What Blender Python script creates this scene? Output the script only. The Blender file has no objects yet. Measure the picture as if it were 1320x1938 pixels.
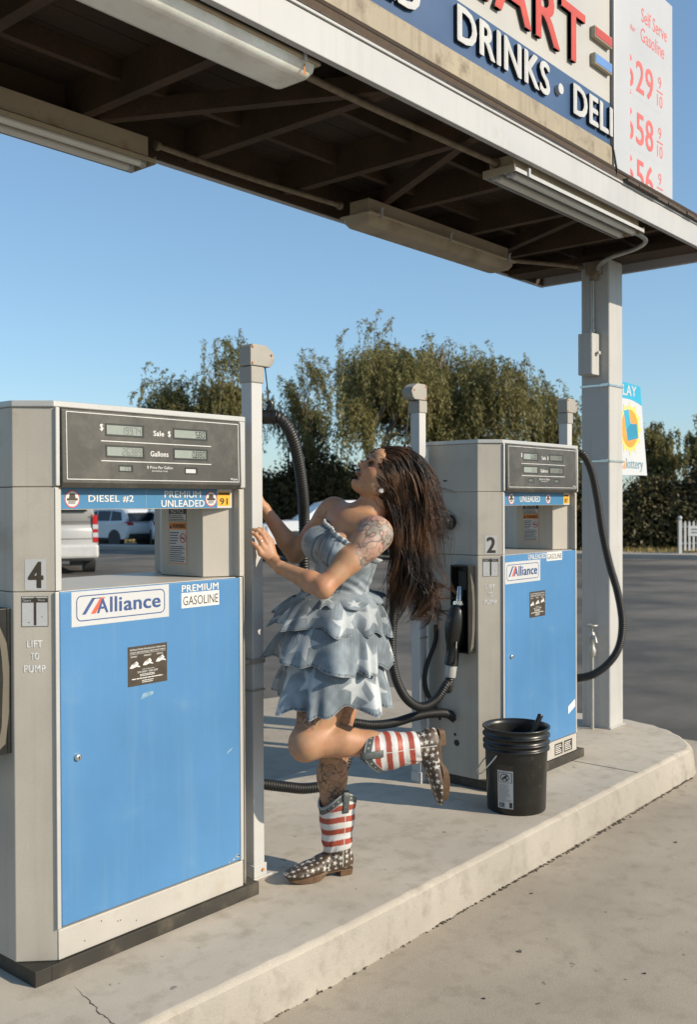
import bpy, bmesh, math, random
import numpy as np
from mathutils import Vector, Matrix

# ------------------------------------------------------------------ camera, sky, sun, exposure
SC = bpy.context.scene
COL = SC.collection
FPX = 1884.0                                  # focal length of the photograph in its own pixels (35 mm, upright full frame)
CAM = Vector((0.0, 0.0, 1.53))
_yaw, _pit, _rol = math.radians(40.42), math.radians(-0.53), math.radians(-0.25)
FW = Vector((math.cos(_yaw)*math.cos(_pit), math.sin(_yaw)*math.cos(_pit), math.sin(_pit)))
_r0 = Vector((math.sin(_yaw), -math.cos(_yaw), 0)); _u0 = _r0.cross(FW)
RT = math.cos(_rol)*_r0 + math.sin(_rol)*_u0
UP = -math.sin(_rol)*_r0 + math.cos(_rol)*_u0
cd = bpy.data.cameras.new('camera'); cam = bpy.data.objects.new('camera', cd); COL.objects.link(cam)
cd.sensor_fit = 'VERTICAL'; cd.sensor_height = 36.0; cd.lens = 36.0*FPX/1938.0
cd.clip_start = 0.05; cd.clip_end = 3000
cd.dof.use_dof = True; cd.dof.focus_distance = 3.7; cd.dof.aperture_fstop = 5.0
cam.matrix_world = Matrix(((RT.x, UP.x, -FW.x, CAM.x), (RT.y, UP.y, -FW.y, CAM.y), (RT.z, UP.z, -FW.z, CAM.z), (0, 0, 0, 1)))
SC.camera = cam
SUN_EL, SUN_AZ = math.radians(27.5), math.radians(180-19)      # azimuth measured from +Y towards +X
wd = bpy.data.worlds.new('World'); SC.world = wd; wd.use_nodes = True
_n = wd.node_tree; _n.nodes.clear()
_o = _n.nodes.new('ShaderNodeOutputWorld'); _b = _n.nodes.new('ShaderNodeBackground'); _s = _n.nodes.new('ShaderNodeTexSky')
_s.sky_type = 'NISHITA'; _s.sun_disc = False; _s.sun_elevation = SUN_EL; _s.sun_rotation = SUN_AZ
_s.altitude = 0; _s.air_density = 1.0; _s.dust_density = 0.6; _s.ozone_density = 5.0
_b.inputs['Strength'].default_value = 0.15
_t = _n.nodes.new('ShaderNodeMix'); _t.data_type = 'RGBA'; _t.blend_type = 'MULTIPLY'; _t.inputs[0].default_value = 1; _t.inputs[7].default_value = (1.20, 1.34, 1.36, 1)
_g = _n.nodes.new('ShaderNodeGamma'); _g.inputs[1].default_value = .72; _n.links.new(_s.outputs[0], _g.inputs[0]); _n.links.new(_g.outputs[0], _t.inputs[6]); _n.links.new(_t.outputs[2], _b.inputs[0]); _n.links.new(_b.outputs[0], _o.inputs[0])
sl = bpy.data.lights.new('sun', 'SUN'); sl.energy = 4.6; sl.angle = math.radians(0.55); sl.color = (1.0, 0.87, 0.69)
sun = bpy.data.objects.new('sun', sl); COL.objects.link(sun)
_sd = Vector((math.sin(SUN_AZ)*math.cos(SUN_EL), math.cos(SUN_AZ)*math.cos(SUN_EL), math.sin(SUN_EL)))
sun.location = _sd*40
sun.rotation_euler = _sd.to_track_quat('Z', 'Y').to_euler()
vs = SC.view_settings
vs.view_transform = 'Standard'; vs.look = 'None'; vs.exposure = 0.3; vs.gamma = 1.0; vs.use_curve_mapping = False
SC.cycles.max_bounces = 8; SC.cycles.diffuse_bounces = 4; SC.cycles.transparent_max_bounces = 12
SC.cycles.use_denoising = True

# ------------------------------------------------------------------ helpers
rng = np.random.default_rng(7)
random.seed(7)
V = Vector
def at(px, py, dep):
    """a point dep metres ahead of the photographer, seen at (px, py) of the 1320 x 1938 photograph"""
    return CAM + (FW + RT*((px-660)/FPX) - UP*((py-969)/FPX))*dep
def on(px, py, ax, val):
    d = FW + RT*((px-660)/FPX) - UP*((py-969)/FPX)
    return CAM + d*((val-CAM[ax])/d[ax])

class MB:
    """collects shapes and links them as one mesh object"""
    def __init__(s, xf=None): s.v = []; s.f = []; s.m = []; s.sm = []; s.xf = xf
    def add(s, vs_, fs, m=0, sm=False):
        k = len(s.v)
        if s.xf is not None: s.v += [tuple(s.xf @ V(p)) for p in vs_]
        else: s.v += [tuple(p) for p in vs_]
        for f in fs: s.f.append(tuple(i+k for i in f)); s.m.append(m); s.sm.append(sm)
        return s
    def box(s, x0, x1, y0, y1, z0, z1, m=0):
        return s.add([(x0,y0,z0),(x1,y0,z0),(x1,y1,z0),(x0,y1,z0),(x0,y0,z1),(x1,y0,z1),(x1,y1,z1),(x0,y1,z1)],
            [(0,3,2,1),(4,5,6,7),(0,1,5,4),(1,2,6,5),(2,3,7,6),(3,0,4,7)], m)
    def obox(s, c, ax, ay, az, m=0):
        """oriented box: centre and three half-axis vectors"""
        c, ax, ay, az = V(c), V(ax), V(ay), V(az)
        p = [c+i*ax+j*ay+k*az for k in (-1,1) for i, j in ((-1,-1),(1,-1),(1,1),(-1,1))]
        f = [(0,3,2,1),(4,5,6,7),(0,1,5,4),(1,2,6,5),(2,3,7,6),(3,0,4,7)]
        if ax.cross(ay).dot(az) < 0: f = [q[::-1] for q in f]
        return s.add(p, f, m)
    def prism(s, poly, z0, z1, m=0, top=None):
        n = len(poly); t = top or poly
        vs_ = [(x,y,z0) for x,y in poly]+[(x,y,z1) for x,y in t]
        return s.add(vs_, [tuple(range(n))[::-1], tuple(range(n,2*n))]+[(i,(i+1)%n,n+(i+1)%n,n+i) for i in range(n)], m)
    def extrude(s, poly, o, u, w, n, t, m=0):
        """2-D outline (u,w plane at o) given thickness t along n"""
        o, u, w, n = V(o), V(u), V(w), V(n); k = len(poly)
        a = [o+u*x+w*y for x, y in poly]; b = [p+n*t for p in a]
        return s.add(a+b, [tuple(range(k))[::-1], tuple(range(k,2*k))]+[(i,(i+1)%k,k+(i+1)%k,k+i) for i in range(k)], m)
    def poly(s, pts, m=0): return s.add(pts, [tuple(range(len(pts)))], m)
    def tube(s, pts, r, n=10, m=0, caps=True, sm=True, flat=None):
        pts = [V(p) for p in pts]; k = len(pts)
        rs = r if hasattr(r, '__len__') else [r]*k
        t0 = (pts[1]-pts[0]).normalized()
        ref = V((0,0,1)) if abs(t0.z) < .9 else V((1,0,0))
        a = (ref - t0*ref.dot(t0)).normalized(); vs_ = []
        for i in range(k):
            t = (pts[min(i+1,k-1)]-pts[max(i-1,0)])
            t = t.normalized() if t.length > 1e-9 else t0
            a = (a - t*a.dot(t)); a = a.normalized() if a.length > 1e-6 else t.orthogonal().normalized()
            b = t.cross(a)
            for j in range(n):
                q = 2*math.pi*j/n
                vs_.append(pts[i]+a*(rs[i]*math.cos(q))+b*(rs[i]*math.sin(q)*(flat or 1)))
        fs = [(i*n+j, i*n+(j+1)%n, (i+1)*n+(j+1)%n, (i+1)*n+j) for i in range(k-1) for j in range(n)]
        s.add(vs_, fs, m, sm)
        if caps:
            s.add(vs_[:n], [tuple(range(n))[::-1]], m); s.add(vs_[-n:], [tuple(range(n))], m)
        return s
    def lathe(s, prof, o=(0,0,0), ax=(0,0,1), n=24, m=0, sm=True, caps=True):
        o, ax = V(o), V(ax).normalized(); a = ax.orthogonal().normalized(); b = ax.cross(a)
        vs_ = [o+ax*h+(a*math.cos(2*math.pi*j/n)+b*math.sin(2*math.pi*j/n))*r for r, h in prof for j in range(n)]
        fs = [(i*n+j, i*n+(j+1)%n, (i+1)*n+(j+1)%n, (i+1)*n+j) for i in range(len(prof)-1) for j in range(n)]
        s.add(vs_, fs, m, sm)
        if caps: s.add(vs_[:n], [tuple(range(n))[::-1]], m); s.add(vs_[-n:], [tuple(range(n))], m)
        return s
    def build(s, name, mats, parent=None, bevel=0, seg=2, auto=None):
        o = mesh_obj(name, np.array(s.v, dtype=np.float64).reshape(-1,3), s.f, mats, parent, s.m, s.sm)
        if bevel:
            md = o.modifiers.new('bevel', 'BEVEL'); md.width = bevel; md.segments = seg; md.limit_method = 'ANGLE'; md.angle_limit = math.radians(40)
        return o

def mesh_obj(name, v, f, mats, parent=None, mi=None, sm=None, cols=None):
    v = np.asarray(v, dtype=np.float64)
    if parent is not None: v = v - np.array(wloc(parent))
    me = bpy.data.meshes.new(name)
    if isinstance(f, np.ndarray):
        k = f.shape[1]
        me.vertices.add(len(v)); me.vertices.foreach_set('co', v.astype(np.float32).ravel())
        me.loops.add(f.size); me.loops.foreach_set('vertex_index', f.astype(np.int32).ravel())
        me.polygons.add(len(f)); me.polygons.foreach_set('loop_start', np.arange(0, f.size, k, dtype=np.int32))
        me.polygons.foreach_set('loop_total', np.full(len(f), k, dtype=np.int32))
    else:
        me.from_pydata([tuple(p) for p in v], [], f)
    if not isinstance(mats, (list, tuple)): mats = [mats]
    for q in mats: me.materials.append(q)
    if mi is not None and len(mats) > 1: me.polygons.foreach_set('material_index', np.asarray(mi, dtype=np.int32))
    if sm is True: me.polygons.foreach_set('use_smooth', np.ones(len(me.polygons), dtype=bool))
    elif sm is not None and sm is not False: me.polygons.foreach_set('use_smooth', np.asarray(sm, dtype=bool))
    if cols is not None:
        at_ = me.attributes.new('Col', 'FLOAT_COLOR', 'POINT')
        c = np.ones((len(v), 4), dtype=np.float32); c[:, :cols.shape[1]] = cols
        at_.data.foreach_set('color', c.ravel())
    me.update(calc_edges=True); me.validate()
    o = bpy.data.objects.new(name, me); COL.objects.link(o)
    if parent is not None: o.parent = parent
    return o
def wloc(o):
    l = V((0,0,0))
    while o is not None: l = l + o.location; o = o.parent
    return l
def tag(o, label=None, cat=None, group=None, kind=None):
    if label: o['label'] = label
    if cat: o['category'] = cat
    if group: o['group'] = group
    if kind: o['kind'] = kind
    return o
def thing(name, label, cat, loc, group=None):
    o = bpy.data.objects.new(name, None); COL.objects.link(o); o.location = V(loc); o.empty_display_size = .1
    return tag(o, label, cat, group)

# ------------------------------------------------------------------ materials
def _nodes(name):
    m = bpy.data.materials.new(name); m.use_nodes = True
    nt = m.node_tree; return m, nt, nt.nodes['Principled BSDF']
def N(nt, typ, **kw):
    n = nt.nodes.new(typ)
    for k, v in kw.items():
        if k in n.inputs: n.inputs[k].default_value = v
        else: setattr(n, k, v)
    return n
def ramp(nt, src, p0, p1, c0=(0,0,0,1), c1=(1,1,1,1)):
    r = nt.nodes.new('ShaderNodeValToRGB'); nt.links.new(src, r.inputs[0])
    r.color_ramp.elements[0].position = p0; r.color_ramp.elements[1].position = p1
    r.color_ramp.elements[0].color = c0; r.color_ramp.elements[1].color = c1
    return r
def mix(nt, fac, a, b, mode='MIX'):
    n = nt.nodes.new('ShaderNodeMix'); n.data_type = 'RGBA'; n.blend_type = mode
    for i, x in ((0, fac), (6, a), (7, b)):
        if hasattr(x, 'is_linked') or hasattr(x, 'links'): nt.links.new(x, n.inputs[i])
        else: n.inputs[i].default_value = x if i == 0 else (*x[:3], 1)
    return n.outputs[2]
def noise(nt, scale, detail=4, rough=.55, vec=None, dist=0):
    n = N(nt, 'ShaderNodeTexNoise', Scale=scale, Detail=detail, Roughness=rough, Distortion=dist)
    if vec is None:
        tc = nt.nodes.new('ShaderNodeTexCoord'); vec = tc.outputs['Object']
    nt.links.new(vec, n.inputs['Vector']); return n.outputs['Fac']
def bump(nt, b, src, strength, dist=.002):
    n = N(nt, 'ShaderNodeBump', Strength=strength, Distance=dist); nt.links.new(src, n.inputs['Height']); nt.links.new(n.outputs[0], b.inputs['Normal']); return n
def mat(name, col, rough=.5, metal=0, var=.1, vs_=6, dirt_or_sun=None, ds=3, dt=(.5,.75), bmp=0, bs=250, spec=.5, attr=False, sss=0, grain=.06, gs=300, streak=None, sf=.5):
    """painted / plastic / stone surface: base colour with soft blotches, fine grain, optional stains, or sun patches on the asphalt, of colour dirt"""
    m, nt, b = _nodes(name)
    if attr:
        a = N(nt, 'ShaderNodeAttribute', attribute_name='Col'); c = a.outputs['Color']
    else: c = tuple(col)
    n1 = noise(nt, vs_, 5)
    def dk(k): return (k, k, k)
    r = ramp(nt, n1, .3, .7, (1-var, 1-var, 1-var, 1), (1+var, 1+var, 1+var, 1))
    c = mix(nt, 1.0, c, r.outputs[0], 'MULTIPLY')
    if grain:
        g = ramp(nt, noise(nt, gs, 2), .25, .75, (1-grain, 1-grain, 1-grain, 1), (1+grain, 1+grain, 1+grain, 1))
        c = mix(nt, 1.0, c, g.outputs[0], 'MULTIPLY')
    if dirt_or_sun:
        d = ramp(nt, noise(nt, ds, 7, .65), dt[0], dt[1])
        c = mix(nt, d.outputs[0], c, dirt_or_sun)
    if streak:      # rain and fuel runs
        tc = nt.nodes.new('ShaderNodeTexCoord'); mp = N(nt, 'ShaderNodeMapping'); mp.inputs['Scale'].default_value = (26, 26, 1.1); nt.links.new(tc.outputs['Object'], mp.inputs['Vector'])
        sr = ramp(nt, noise(nt, 1.0, 5, .6, mp.outputs[0]), .52, .78, (0,0,0,1), (sf,sf,sf,1)); c = mix(nt, sr.outputs[0], c, streak)
    nt.links.new(c, b.inputs['Base Color'])
    rr = ramp(nt, n1, .2, .8, (max(rough-.08, .03),)*3+(1,), (min(rough+.08, 1),)*3+(1,))
    nt.links.new(rr.outputs[0], b.inputs['Roughness'])
    b.inputs['Metallic'].default_value = metal
    b.inputs['Specular IOR Level'].default_value = spec
    if sss:
        b.inputs['Subsurface Weight'].default_value = sss; b.inputs['Subsurface Radius'].default_value = (.012, .005, .003); b.inputs['Subsurface Scale'].default_value = 1
    if bmp: bump(nt, b, noise(nt, bs, 4), bmp)
    return m

# ------------------------------------------------------------------ lettering
_tc = {}
def text_geo(s, bold=0.0):
    if (s, bold) in _tc: return _tc[(s, bold)]
    cu = bpy.data.curves.new('lettering', 'FONT'); cu.body = s
    cu.resolution_u = 3; cu.space_character = 1.0+bold*1.5
    o = bpy.data.objects.new('lettering', cu); COL.objects.link(o)
    dg = bpy.context.evaluated_depsgraph_get(); me = bpy.data.meshes.new_from_object(o.evaluated_get(dg))
    v = np.zeros(len(me.vertices)*3); me.vertices.foreach_get('co', v); v = v.reshape(-1,3)[:, :2]
    f = [tuple(p.vertices) for p in me.polygons]
    bpy.data.objects.remove(o); bpy.data.curves.remove(cu); bpy.data.meshes.remove(me)
    lo, hi = v.min(0), v.max(0); _tc[(s, bold)] = (v-lo, f, hi-lo); return _tc[(s, bold)]
class Plane:
    """a flat place to print on: origin, right and up directions, outward normal"""
    def __init__(s, o, u, w): s.o, s.u, s.w = V(o), V(u).normalized(), V(w).normalized(); s.n = s.u.cross(s.w)
    def p(s, x, y, h=0): return s.o+s.u*x+s.w*y+s.n*h
    def rect(s, mb, x0, x1, y0, y1, h, m=0): mb.add([s.p(x0,y0,h), s.p(x1,y0,h), s.p(x1,y1,h), s.p(x0,y1,h)], [(0,1,2,3)], m)
    def poly(s, mb, pts, h, m=0): mb.add([s.p(x,y,h) for x,y in pts], [tuple(range(len(pts)))], m)
    def frame(s, mb, x0, x1, y0, y1, t, h, m=0, r=0, n=5):
        if r <= 0:
            a = [(x0,y0),(x1,y0),(x1,y1),(x0,y1)]; b = [(x0+t,y0+t),(x1-t,y0+t),(x1-t,y1-t),(x0+t,y1-t)]
        else:
            def rr(x0,x1,y0,y1,r):
                q = []
                for cx, cy, a0 in ((x1-r,y0+r,-90),(x1-r,y1-r,0),(x0+r,y1-r,90),(x0+r,y0+r,180)):
                    q += [(cx+r*math.cos(math.radians(a0+90*k/n)), cy+r*math.sin(math.radians(a0+90*k/n))) for k in range(n+1)]
                return q
            a = rr(x0,x1,y0,y1,r); b = rr(x0+t,x1-t,y0+t,y1-t,r-t)
        k = len(a); mb.add([s.p(x,y,h) for x,y in a+b], [(i,(i+1)%k,k+(i+1)%k,k+i) for i in range(k)], m)
    def disc(s, mb, x, y, r, h, m=0, n=24, ry=None): s.poly(mb, [(x+r*math.cos(2*math.pi*i/n), y+(ry or r)*math.sin(2*math.pi*i/n)) for i in range(n)], h, m)
    def ring(s, mb, x, y, r, t, h, m=0, n=28):
        a = [(x+r*math.cos(2*math.pi*i/n), y+r*math.sin(2*math.pi*i/n)) for i in range(n)]
        b = [(x+(r-t)*math.cos(2*math.pi*i/n), y+(r-t)*math.sin(2*math.pi*i/n)) for i in range(n)]
        mb.add([s.p(p,q,h) for p,q in a+b], [(i,(i+1)%n,n+(i+1)%n,n+i) for i in range(n)], m)
    def text(s, mb, st, x0, x1, y0, y1, h, m=0, bold=0.0, solid=0.0, m2=None):
        """the words fitted into the rectangle; solid gives raised letters"""
        v, f, sz = text_geo(st, bold)
        if x1 is None: x1 = x0+sz[0]*(y1-y0)/sz[1]
        kx, ky = (x1-x0)/sz[0], (y1-y0)/sz[1]
        # heavier strokes: the outline printed a few times, slightly apart
        e = bold*.62; sh = [(0,0)] if bold < .005 else [(-e,-e*.6),(e,-e*.6),(-e,e*.6),(e,e*.6)] if bold < .05 else [(e*math.cos(q_*math.pi/6), e*.6*math.sin(q_*math.pi/6)) for q_ in range(12)]
        ax, ay = (kx*(sz[0]-2*e)/sz[0], ky*(sz[1]-1.2*e)/sz[1]) if len(sh) > 1 else (kx, ky)
        for k_, (ox, oy) in enumerate(sh):
            hh = h+solid+k_*(.00022 if not solid else .0002)
            P = [s.p(x0+a*ax+(ox+e)*kx*(len(sh) > 1), y0+b*ay+(oy+e*.6)*ky*(len(sh) > 1), hh) for a, b in v]
            mb.add(P, f, m)
            if solid:
                es = {}
                for q in f:
                    for i in range(len(q)):
                        g_ = (q[i], q[(i+1)%len(q)]); k = (min(g_), max(g_)); es[k] = None if k in es else g_
                P2 = [p-s.n*(hh-h-solid) for p in P]; B = [p-s.n*solid for p in P2]; k = len(P)
                mb.add(P2+B, [(g_[1], g_[0], k+g_[0], k+g_[1]) for g_ in es.values() if g_], m if m2 is None else m2)
    def lines(s, mb, x0, x1, y0, y1, n, h, m=0, fill=.5, rag=.3, seed=1):
        """print too fine to read: rows of short bars, one per word"""
        R = random.Random(seed); dy = (y1-y0)/n
        for i in range(n):
            y = y1-dy*(i+.75); x = x0; xe = x1-(x1-x0)*R.uniform(0, rag)
            while x < xe:
                w = min(R.uniform(.05, .16)*(x1-x0), xe-x); s.rect(mb, x, x+w*.86, y, y+dy*fill, h, m); x += w
SEG = {'0':'abcdef','1':'bc','2':'abged','3':'abgcd','4':'fgbc','5':'afgcd','6':'afgedc','7':'abc','8':'abcdefg','9':'abcdfg'}
def seven(pl, mb, st, x1, y0, hgt, h, m=0, w=None):
    """liquid-crystal figures, right edge at x1"""
    w = w or hgt*.5; t = hgt*.115; x = x1
    for ch in reversed(st):
        if ch == '.': pl.rect(mb, x-t*.2, x+t*1.1, y0, y0+t*1.2, h, m); continue
        if ch == ' ': x -= w*1.35; continue
        X, Y = x-w, y0; mid = y0+hgt/2; g = t*.25
        R = {'a':(X+g,x-g,y0+hgt-t,y0+hgt),'g':(X+g+t*.5,x-g-t*.5,mid-t/2,mid+t/2),'d':(X+g,x-g,y0,y0+t),'f':(X,X+t,mid+g,y0+hgt-g-t*.4),'b':(x-t,x,mid+g,y0+hgt-g-t*.4),'e':(X,X+t,y0+g+t*.4,mid-g),'c':(x-t,x,y0+g+t*.4,mid-g)}
        for q in SEG[ch]: pl.rect(mb, *R[q], h, m)
        x -= w*1.35
def spline(pts, n=12):
    """smooth curve through the points (Catmull-Rom)"""
    P = [V(p) for p in pts]; P = [2*P[0]-P[1]]+P+[2*P[-1]-P[-2]]; out = []
    for i in range(1, len(P)-2):
        a, b, c, d = P[i-1:i+3]
        for k in range(n):
            t = k/n
            out.append(.5*((2*b)+(c-a)*t+(2*a-5*b+4*c-d)*t*t+(3*b-a-3*c+d)*t**3))
    out.append(P[-2]); return out
def corrugated(mb, pts, r, pitch=.011, depth=.0035, n=14, m=0, sub=4):
    """ribbed hose along a curve"""
    P = spline(pts, 30); L = [0]
    for a, b in zip(P, P[1:]): L.append(L[-1]+(b-a).length)
    k = max(8, int(L[-1]/pitch*sub)); q = []; rs = []; j = 0
    for i in range(k+1):
        s_ = L[-1]*i/k
        while j < len(L)-2 and L[j+1] < s_: j += 1
        t = (s_-L[j])/max(L[j+1]-L[j], 1e-9); q.append(P[j].lerp(P[j+1], t))
        c = (i % sub)/sub; rs.append(r-depth*(1 if c >= .5 else 0) if sub == 4 else r+depth*math.cos(2*math.pi*i/sub))
    mb.tube(q, rs, n, m); return P
# ================================================================== SETTING
HAZ = (0.80, 0.80, 0.78)
M_asph = mat('asphalt', (.066,.060,.051), .85, var=.3, vs_=.5, dirt_or_sun=(.18,.16,.13), ds=.3, dt=(.45,.7), bmp=.5, bs=180, grain=.35, gs=140)  # broken sun and tree shade painted in as wide pale patches
M_pave = mat('pale_concrete', (.36,.33,.28), .85, var=.12, vs_=1.2, grain=.1)
def concrete(name, col, agg, cracks=True, stain=(.17,.15,.12)):
    m, nt, b = _nodes(name)
    n1 = noise(nt, 1.6, 6, .62); n2 = noise(nt, 11, 6, .65); n3 = noise(nt, 260, 3)
    c = mix(nt, ramp(nt, n1, .35, .68).outputs[0], tuple(x*.86 for x in col), tuple(x*1.08 for x in col))
    c = mix(nt, ramp(nt, n2, .50, .74, (0,0,0,1), (.6,.6,.6,1)).outputs[0], c, stain)
    g = ramp(nt, n3, .3, .7, (1-agg,)*3+(1,), (1+agg,)*3+(1,))
    c = mix(nt, 1.0, c, g.outputs[0], 'MULTIPLY')
    # pebbles showing through and small dark droppings
    tc = nt.nodes.new('ShaderNodeTexCoord')
    vo = N(nt, 'ShaderNodeTexVoronoi', Scale=95.0); nt.links.new(tc.outputs['Object'], vo.inputs['Vector'])
    pb = ramp(nt, vo.outputs['Distance'], .10, .22, (.75,.75,.75,1), (0,0,0,1))
    rn = ramp(nt, vo.outputs['Color'], .2, .95, (.20,.18,.145,1), (.40,.365,.30,1))
    c = mix(nt, pb.outputs[0], c, rn.outputs[0]) if agg > .15 else c
    sp = ramp(nt, noise(nt, 17, 2), .735, .76)
    c = mix(nt, mix(nt, 1.0, sp.outputs[0], (.55,.55,.55), 'MULTIPLY'), c, (.07,.06,.05))
    if cracks:
        vc = N(nt, 'ShaderNodeTexVoronoi', Scale=.55, feature='DISTANCE_TO_EDGE')
        wv = N(nt, 'ShaderNodeTexNoise', Scale=2.2, Detail=6.0, Roughness=.7); nt.links.new(tc.outputs['Object'], wv.inputs['Vector'])
        va = N(nt, 'ShaderNodeVectorMath', operation='MULTIPLY_ADD'); nt.links.new(wv.outputs['Color'], va.inputs[0]); va.inputs[1].default_value = (.5,.5,0); nt.links.new(tc.outputs['Object'], va.inputs[2])
        nt.links.new(va.outputs[0], vc.inputs['Vector'])
        cr = ramp(nt, vc.outputs['Distance'], .0015, .004, (1,1,1,1), (0,0,0,1))
        mk = ramp(nt, noise(nt, .8, 2), .5, .56)
        c = mix(nt, mix(nt, 1.0, cr.outputs[0], mk.outputs[0], 'MULTIPLY'), c, (.08,.06,.045))
    nt.links.new(c, b.inputs['Base Color']); b.inputs['Roughness'].default_value = .82; b.inputs['Specular IOR Level'].default_value = .35
    bump(nt, b, n3, .35 if agg > .15 else .15, .002)
    return m
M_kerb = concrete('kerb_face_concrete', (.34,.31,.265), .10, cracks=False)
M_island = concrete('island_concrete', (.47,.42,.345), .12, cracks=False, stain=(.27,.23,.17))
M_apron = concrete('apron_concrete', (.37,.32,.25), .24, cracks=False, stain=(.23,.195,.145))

# ground as strips across the view: level round the pumps, then falling gently away towards the road
def gz(d): return -.011*min(max(d-8, 0), 55)
def ground():
    ds = [-60, -10, 8, 14, 22, 30, 40, 50, 63, 120, 400, 2600]; f = V((math.cos(_yaw), math.sin(_yaw), 0)); r = V((f.y, -f.x, 0)); mb = MB()
    for a, b in zip(ds, ds[1:]):
        w = max(300, b*1.2)
        p = [f*a-r*w, f*a+r*w, f*b+r*w, f*b-r*w]
        mb.add([(q.x, q.y, gz(z)) for q, z in zip(p, (a, a, b, b))], [(0,1,2,3)])
    o = mb.build('ground', M_asph); tag(o, kind='structure'); return o
ground()
mb = MB(); mb.add([(-14,-9,.004),(6.25,-9,.004),(6.25,2.5,.004),(6.5,5.25,.004),(3,6.2,.004),(-14,6.6,.004)], [(0,1,2,3,4,5)])
tag(mb.build('forecourt', M_apron), kind='structure')
def gdep(p): return (p-CAM).dot(V((FW.x, FW.y, 0)).normalized())
def far_strip(name, m, off0, off1, h, y0=-45, y1=95, n=50):
    """a strip along the far side of the road; off = metres beyond its kerb line"""
    p1, p2 = V((29.6,12.9,0)), V((25.2,33,0)); t = (p2-p1).normalized(); nn = V((t.y,-t.x,0)); mb = MB(); R = []
    for i in range(n+1):
        q = p1+t*(y0+(y1-y0)*i/n)
        a = q+nn*off0; b = q+nn*off1
        za, zb = gz(gdep(a)), gz(gdep(b))
        R += [(a.x,a.y,za-.1),(a.x,a.y,za+h),(b.x,b.y,zb+h),(b.x,b.y,zb-.1)]
    mb.add(R, [(i*4+k, (i+1)*4+k, (i+1)*4+k+1, i*4+k+1) for i in range(n) for k in range(3)])
    o = mb.build(name, m); tag(o, kind='structure'); return o
far_strip('pavement', M_pave, 0, 2.1, .14)
M_dirt = mat('dry_earth', (.30,.25,.17), .95, var=.25, vs_=.7, dirt_or_sun=(.14,.12,.06), ds=.5, grain=.2, gs=40)
far_strip('verge', M_dirt, 2.15, 60, .05)

# island with a rounded nose
def island():
    pts = [(-6,2.10),(1.7,2.105),(2.45,2.092),(3.2,2.102),(4.0,2.114),(4.8,2.13),(5.25,2.135),(5.5,2.15),(5.72,2.30),(5.88,2.5),(5.96,2.78),(5.95,3.05),(5.85,3.3),(5.65,3.46),(5.3,3.52),(-6,3.52)]
    P = [(-6,2.10)]+[(p.x, p.y) for p in spline([(x,y,0) for x,y in [(-.55,2.1),(.2,2.1),(.95,2.104)]+pts[1:6]], 18)][:-1]+[(p.x,p.y) for p in spline([(x,y,0) for x,y in pts[6:15]], 6)]+[pts[15]]
    R = random.Random(3); n = len(P)
    def off(d, z):
        o = []; wob = [.0016*math.sin(i*1.9)+.0012*math.sin(i*4.7+1)+R.gauss(0,.0006) for i in range(n)]
        for i, (x, y) in enumerate(P):
            a, b = V(P[i-1]), V(P[(i+1)%n]); t = (b-a).normalized(); nn = V((t.y, -t.x))
            o.append((x+nn.x*(d+wob[i]), y+nn.y*(d+wob[i]), z+(wob[i]*.35 if z < .149 else 0)))
        return o
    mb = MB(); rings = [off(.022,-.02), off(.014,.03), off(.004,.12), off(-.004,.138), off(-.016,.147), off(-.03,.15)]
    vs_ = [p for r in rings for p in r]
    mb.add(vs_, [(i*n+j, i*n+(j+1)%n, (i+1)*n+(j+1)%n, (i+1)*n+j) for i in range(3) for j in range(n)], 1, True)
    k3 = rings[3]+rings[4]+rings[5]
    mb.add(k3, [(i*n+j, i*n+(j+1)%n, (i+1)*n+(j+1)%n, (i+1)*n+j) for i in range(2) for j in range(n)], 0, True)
    top = rings[-1]; mid = [(min(x,5.5),2.83,.15) for x,y,z in top]
    mb.add(top+mid, [(i,(i+1)%n,n+(i+1)%n,n+i) for i in range(n)])
    return tag(mb.build('pump_island', [M_island, M_kerb]), kind='structure')
island()
# crack and joint across the island, grit along the kerb
def crack(pts, w, name='crack'):
    R = random.Random(8); Q = []
    for a, b in zip(pts, pts[1:]):
        n = max(3, int((V(b)-V(a)).length/.012))
        for k in range(n): p = V(a).lerp(V(b), k/n); Q.append(V((p.x+R.gauss(0,.0022), p.y+R.gauss(0,.0022), .1506)))
    mb = MB(); P_ = []
    for i, p in enumerate(Q):
        t = (Q[min(i+1,len(Q)-1)]-Q[max(i-1,0)]).normalized(); s_ = V((-t.y,t.x,0)); k = w*R.uniform(.35,1.2)*min(1, i/6, (len(Q)-1-i)/4+.2); P_ += [p-s_*k, p+s_*k]
    mb.add(P_, [(2*i,2*i+1,2*i+3,2*i+2) for i in range(len(Q)-1)]); return mb
M_dark = mat('dark_grit', (.075,.06,.042), .9, var=.3, vs_=20)
mb = MB(); mb.box(4.797,4.803,2.16,3.48,.149,.1512)
tag(mb.build('expansion_joint', M_dark), kind='structure')
tag(crack([g_ for g_ in (on(140,1868,2,.15), on(181,1905,2,.15), on(186,1915,2,.15), on(215,1938,2,.15), on(250,1975,2,.15))], .0022).build('crack', M_dark), kind='structure')
mb = MB(); R = random.Random(11)
for i in range(520):
    x = R.uniform(1.5, 5.4); y = 2.085+(.0 if x < 4 else (x-4)*.022)-abs(R.gauss(0,.006)); s_ = R.uniform(.0012,.0038)*(1.6 if R.random() < .08 else 1)
    a = R.uniform(0,3.14); c_, q = math.cos(a), math.sin(a)
    mb.obox((x,y,.005), (c_*s_*1.5,q*s_*1.5,0), (-q*s_,c_*s_,0), (0,0,s_*.5))
tag(mb.build('grit', M_dark), kind='stuff')
mb = MB()
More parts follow.
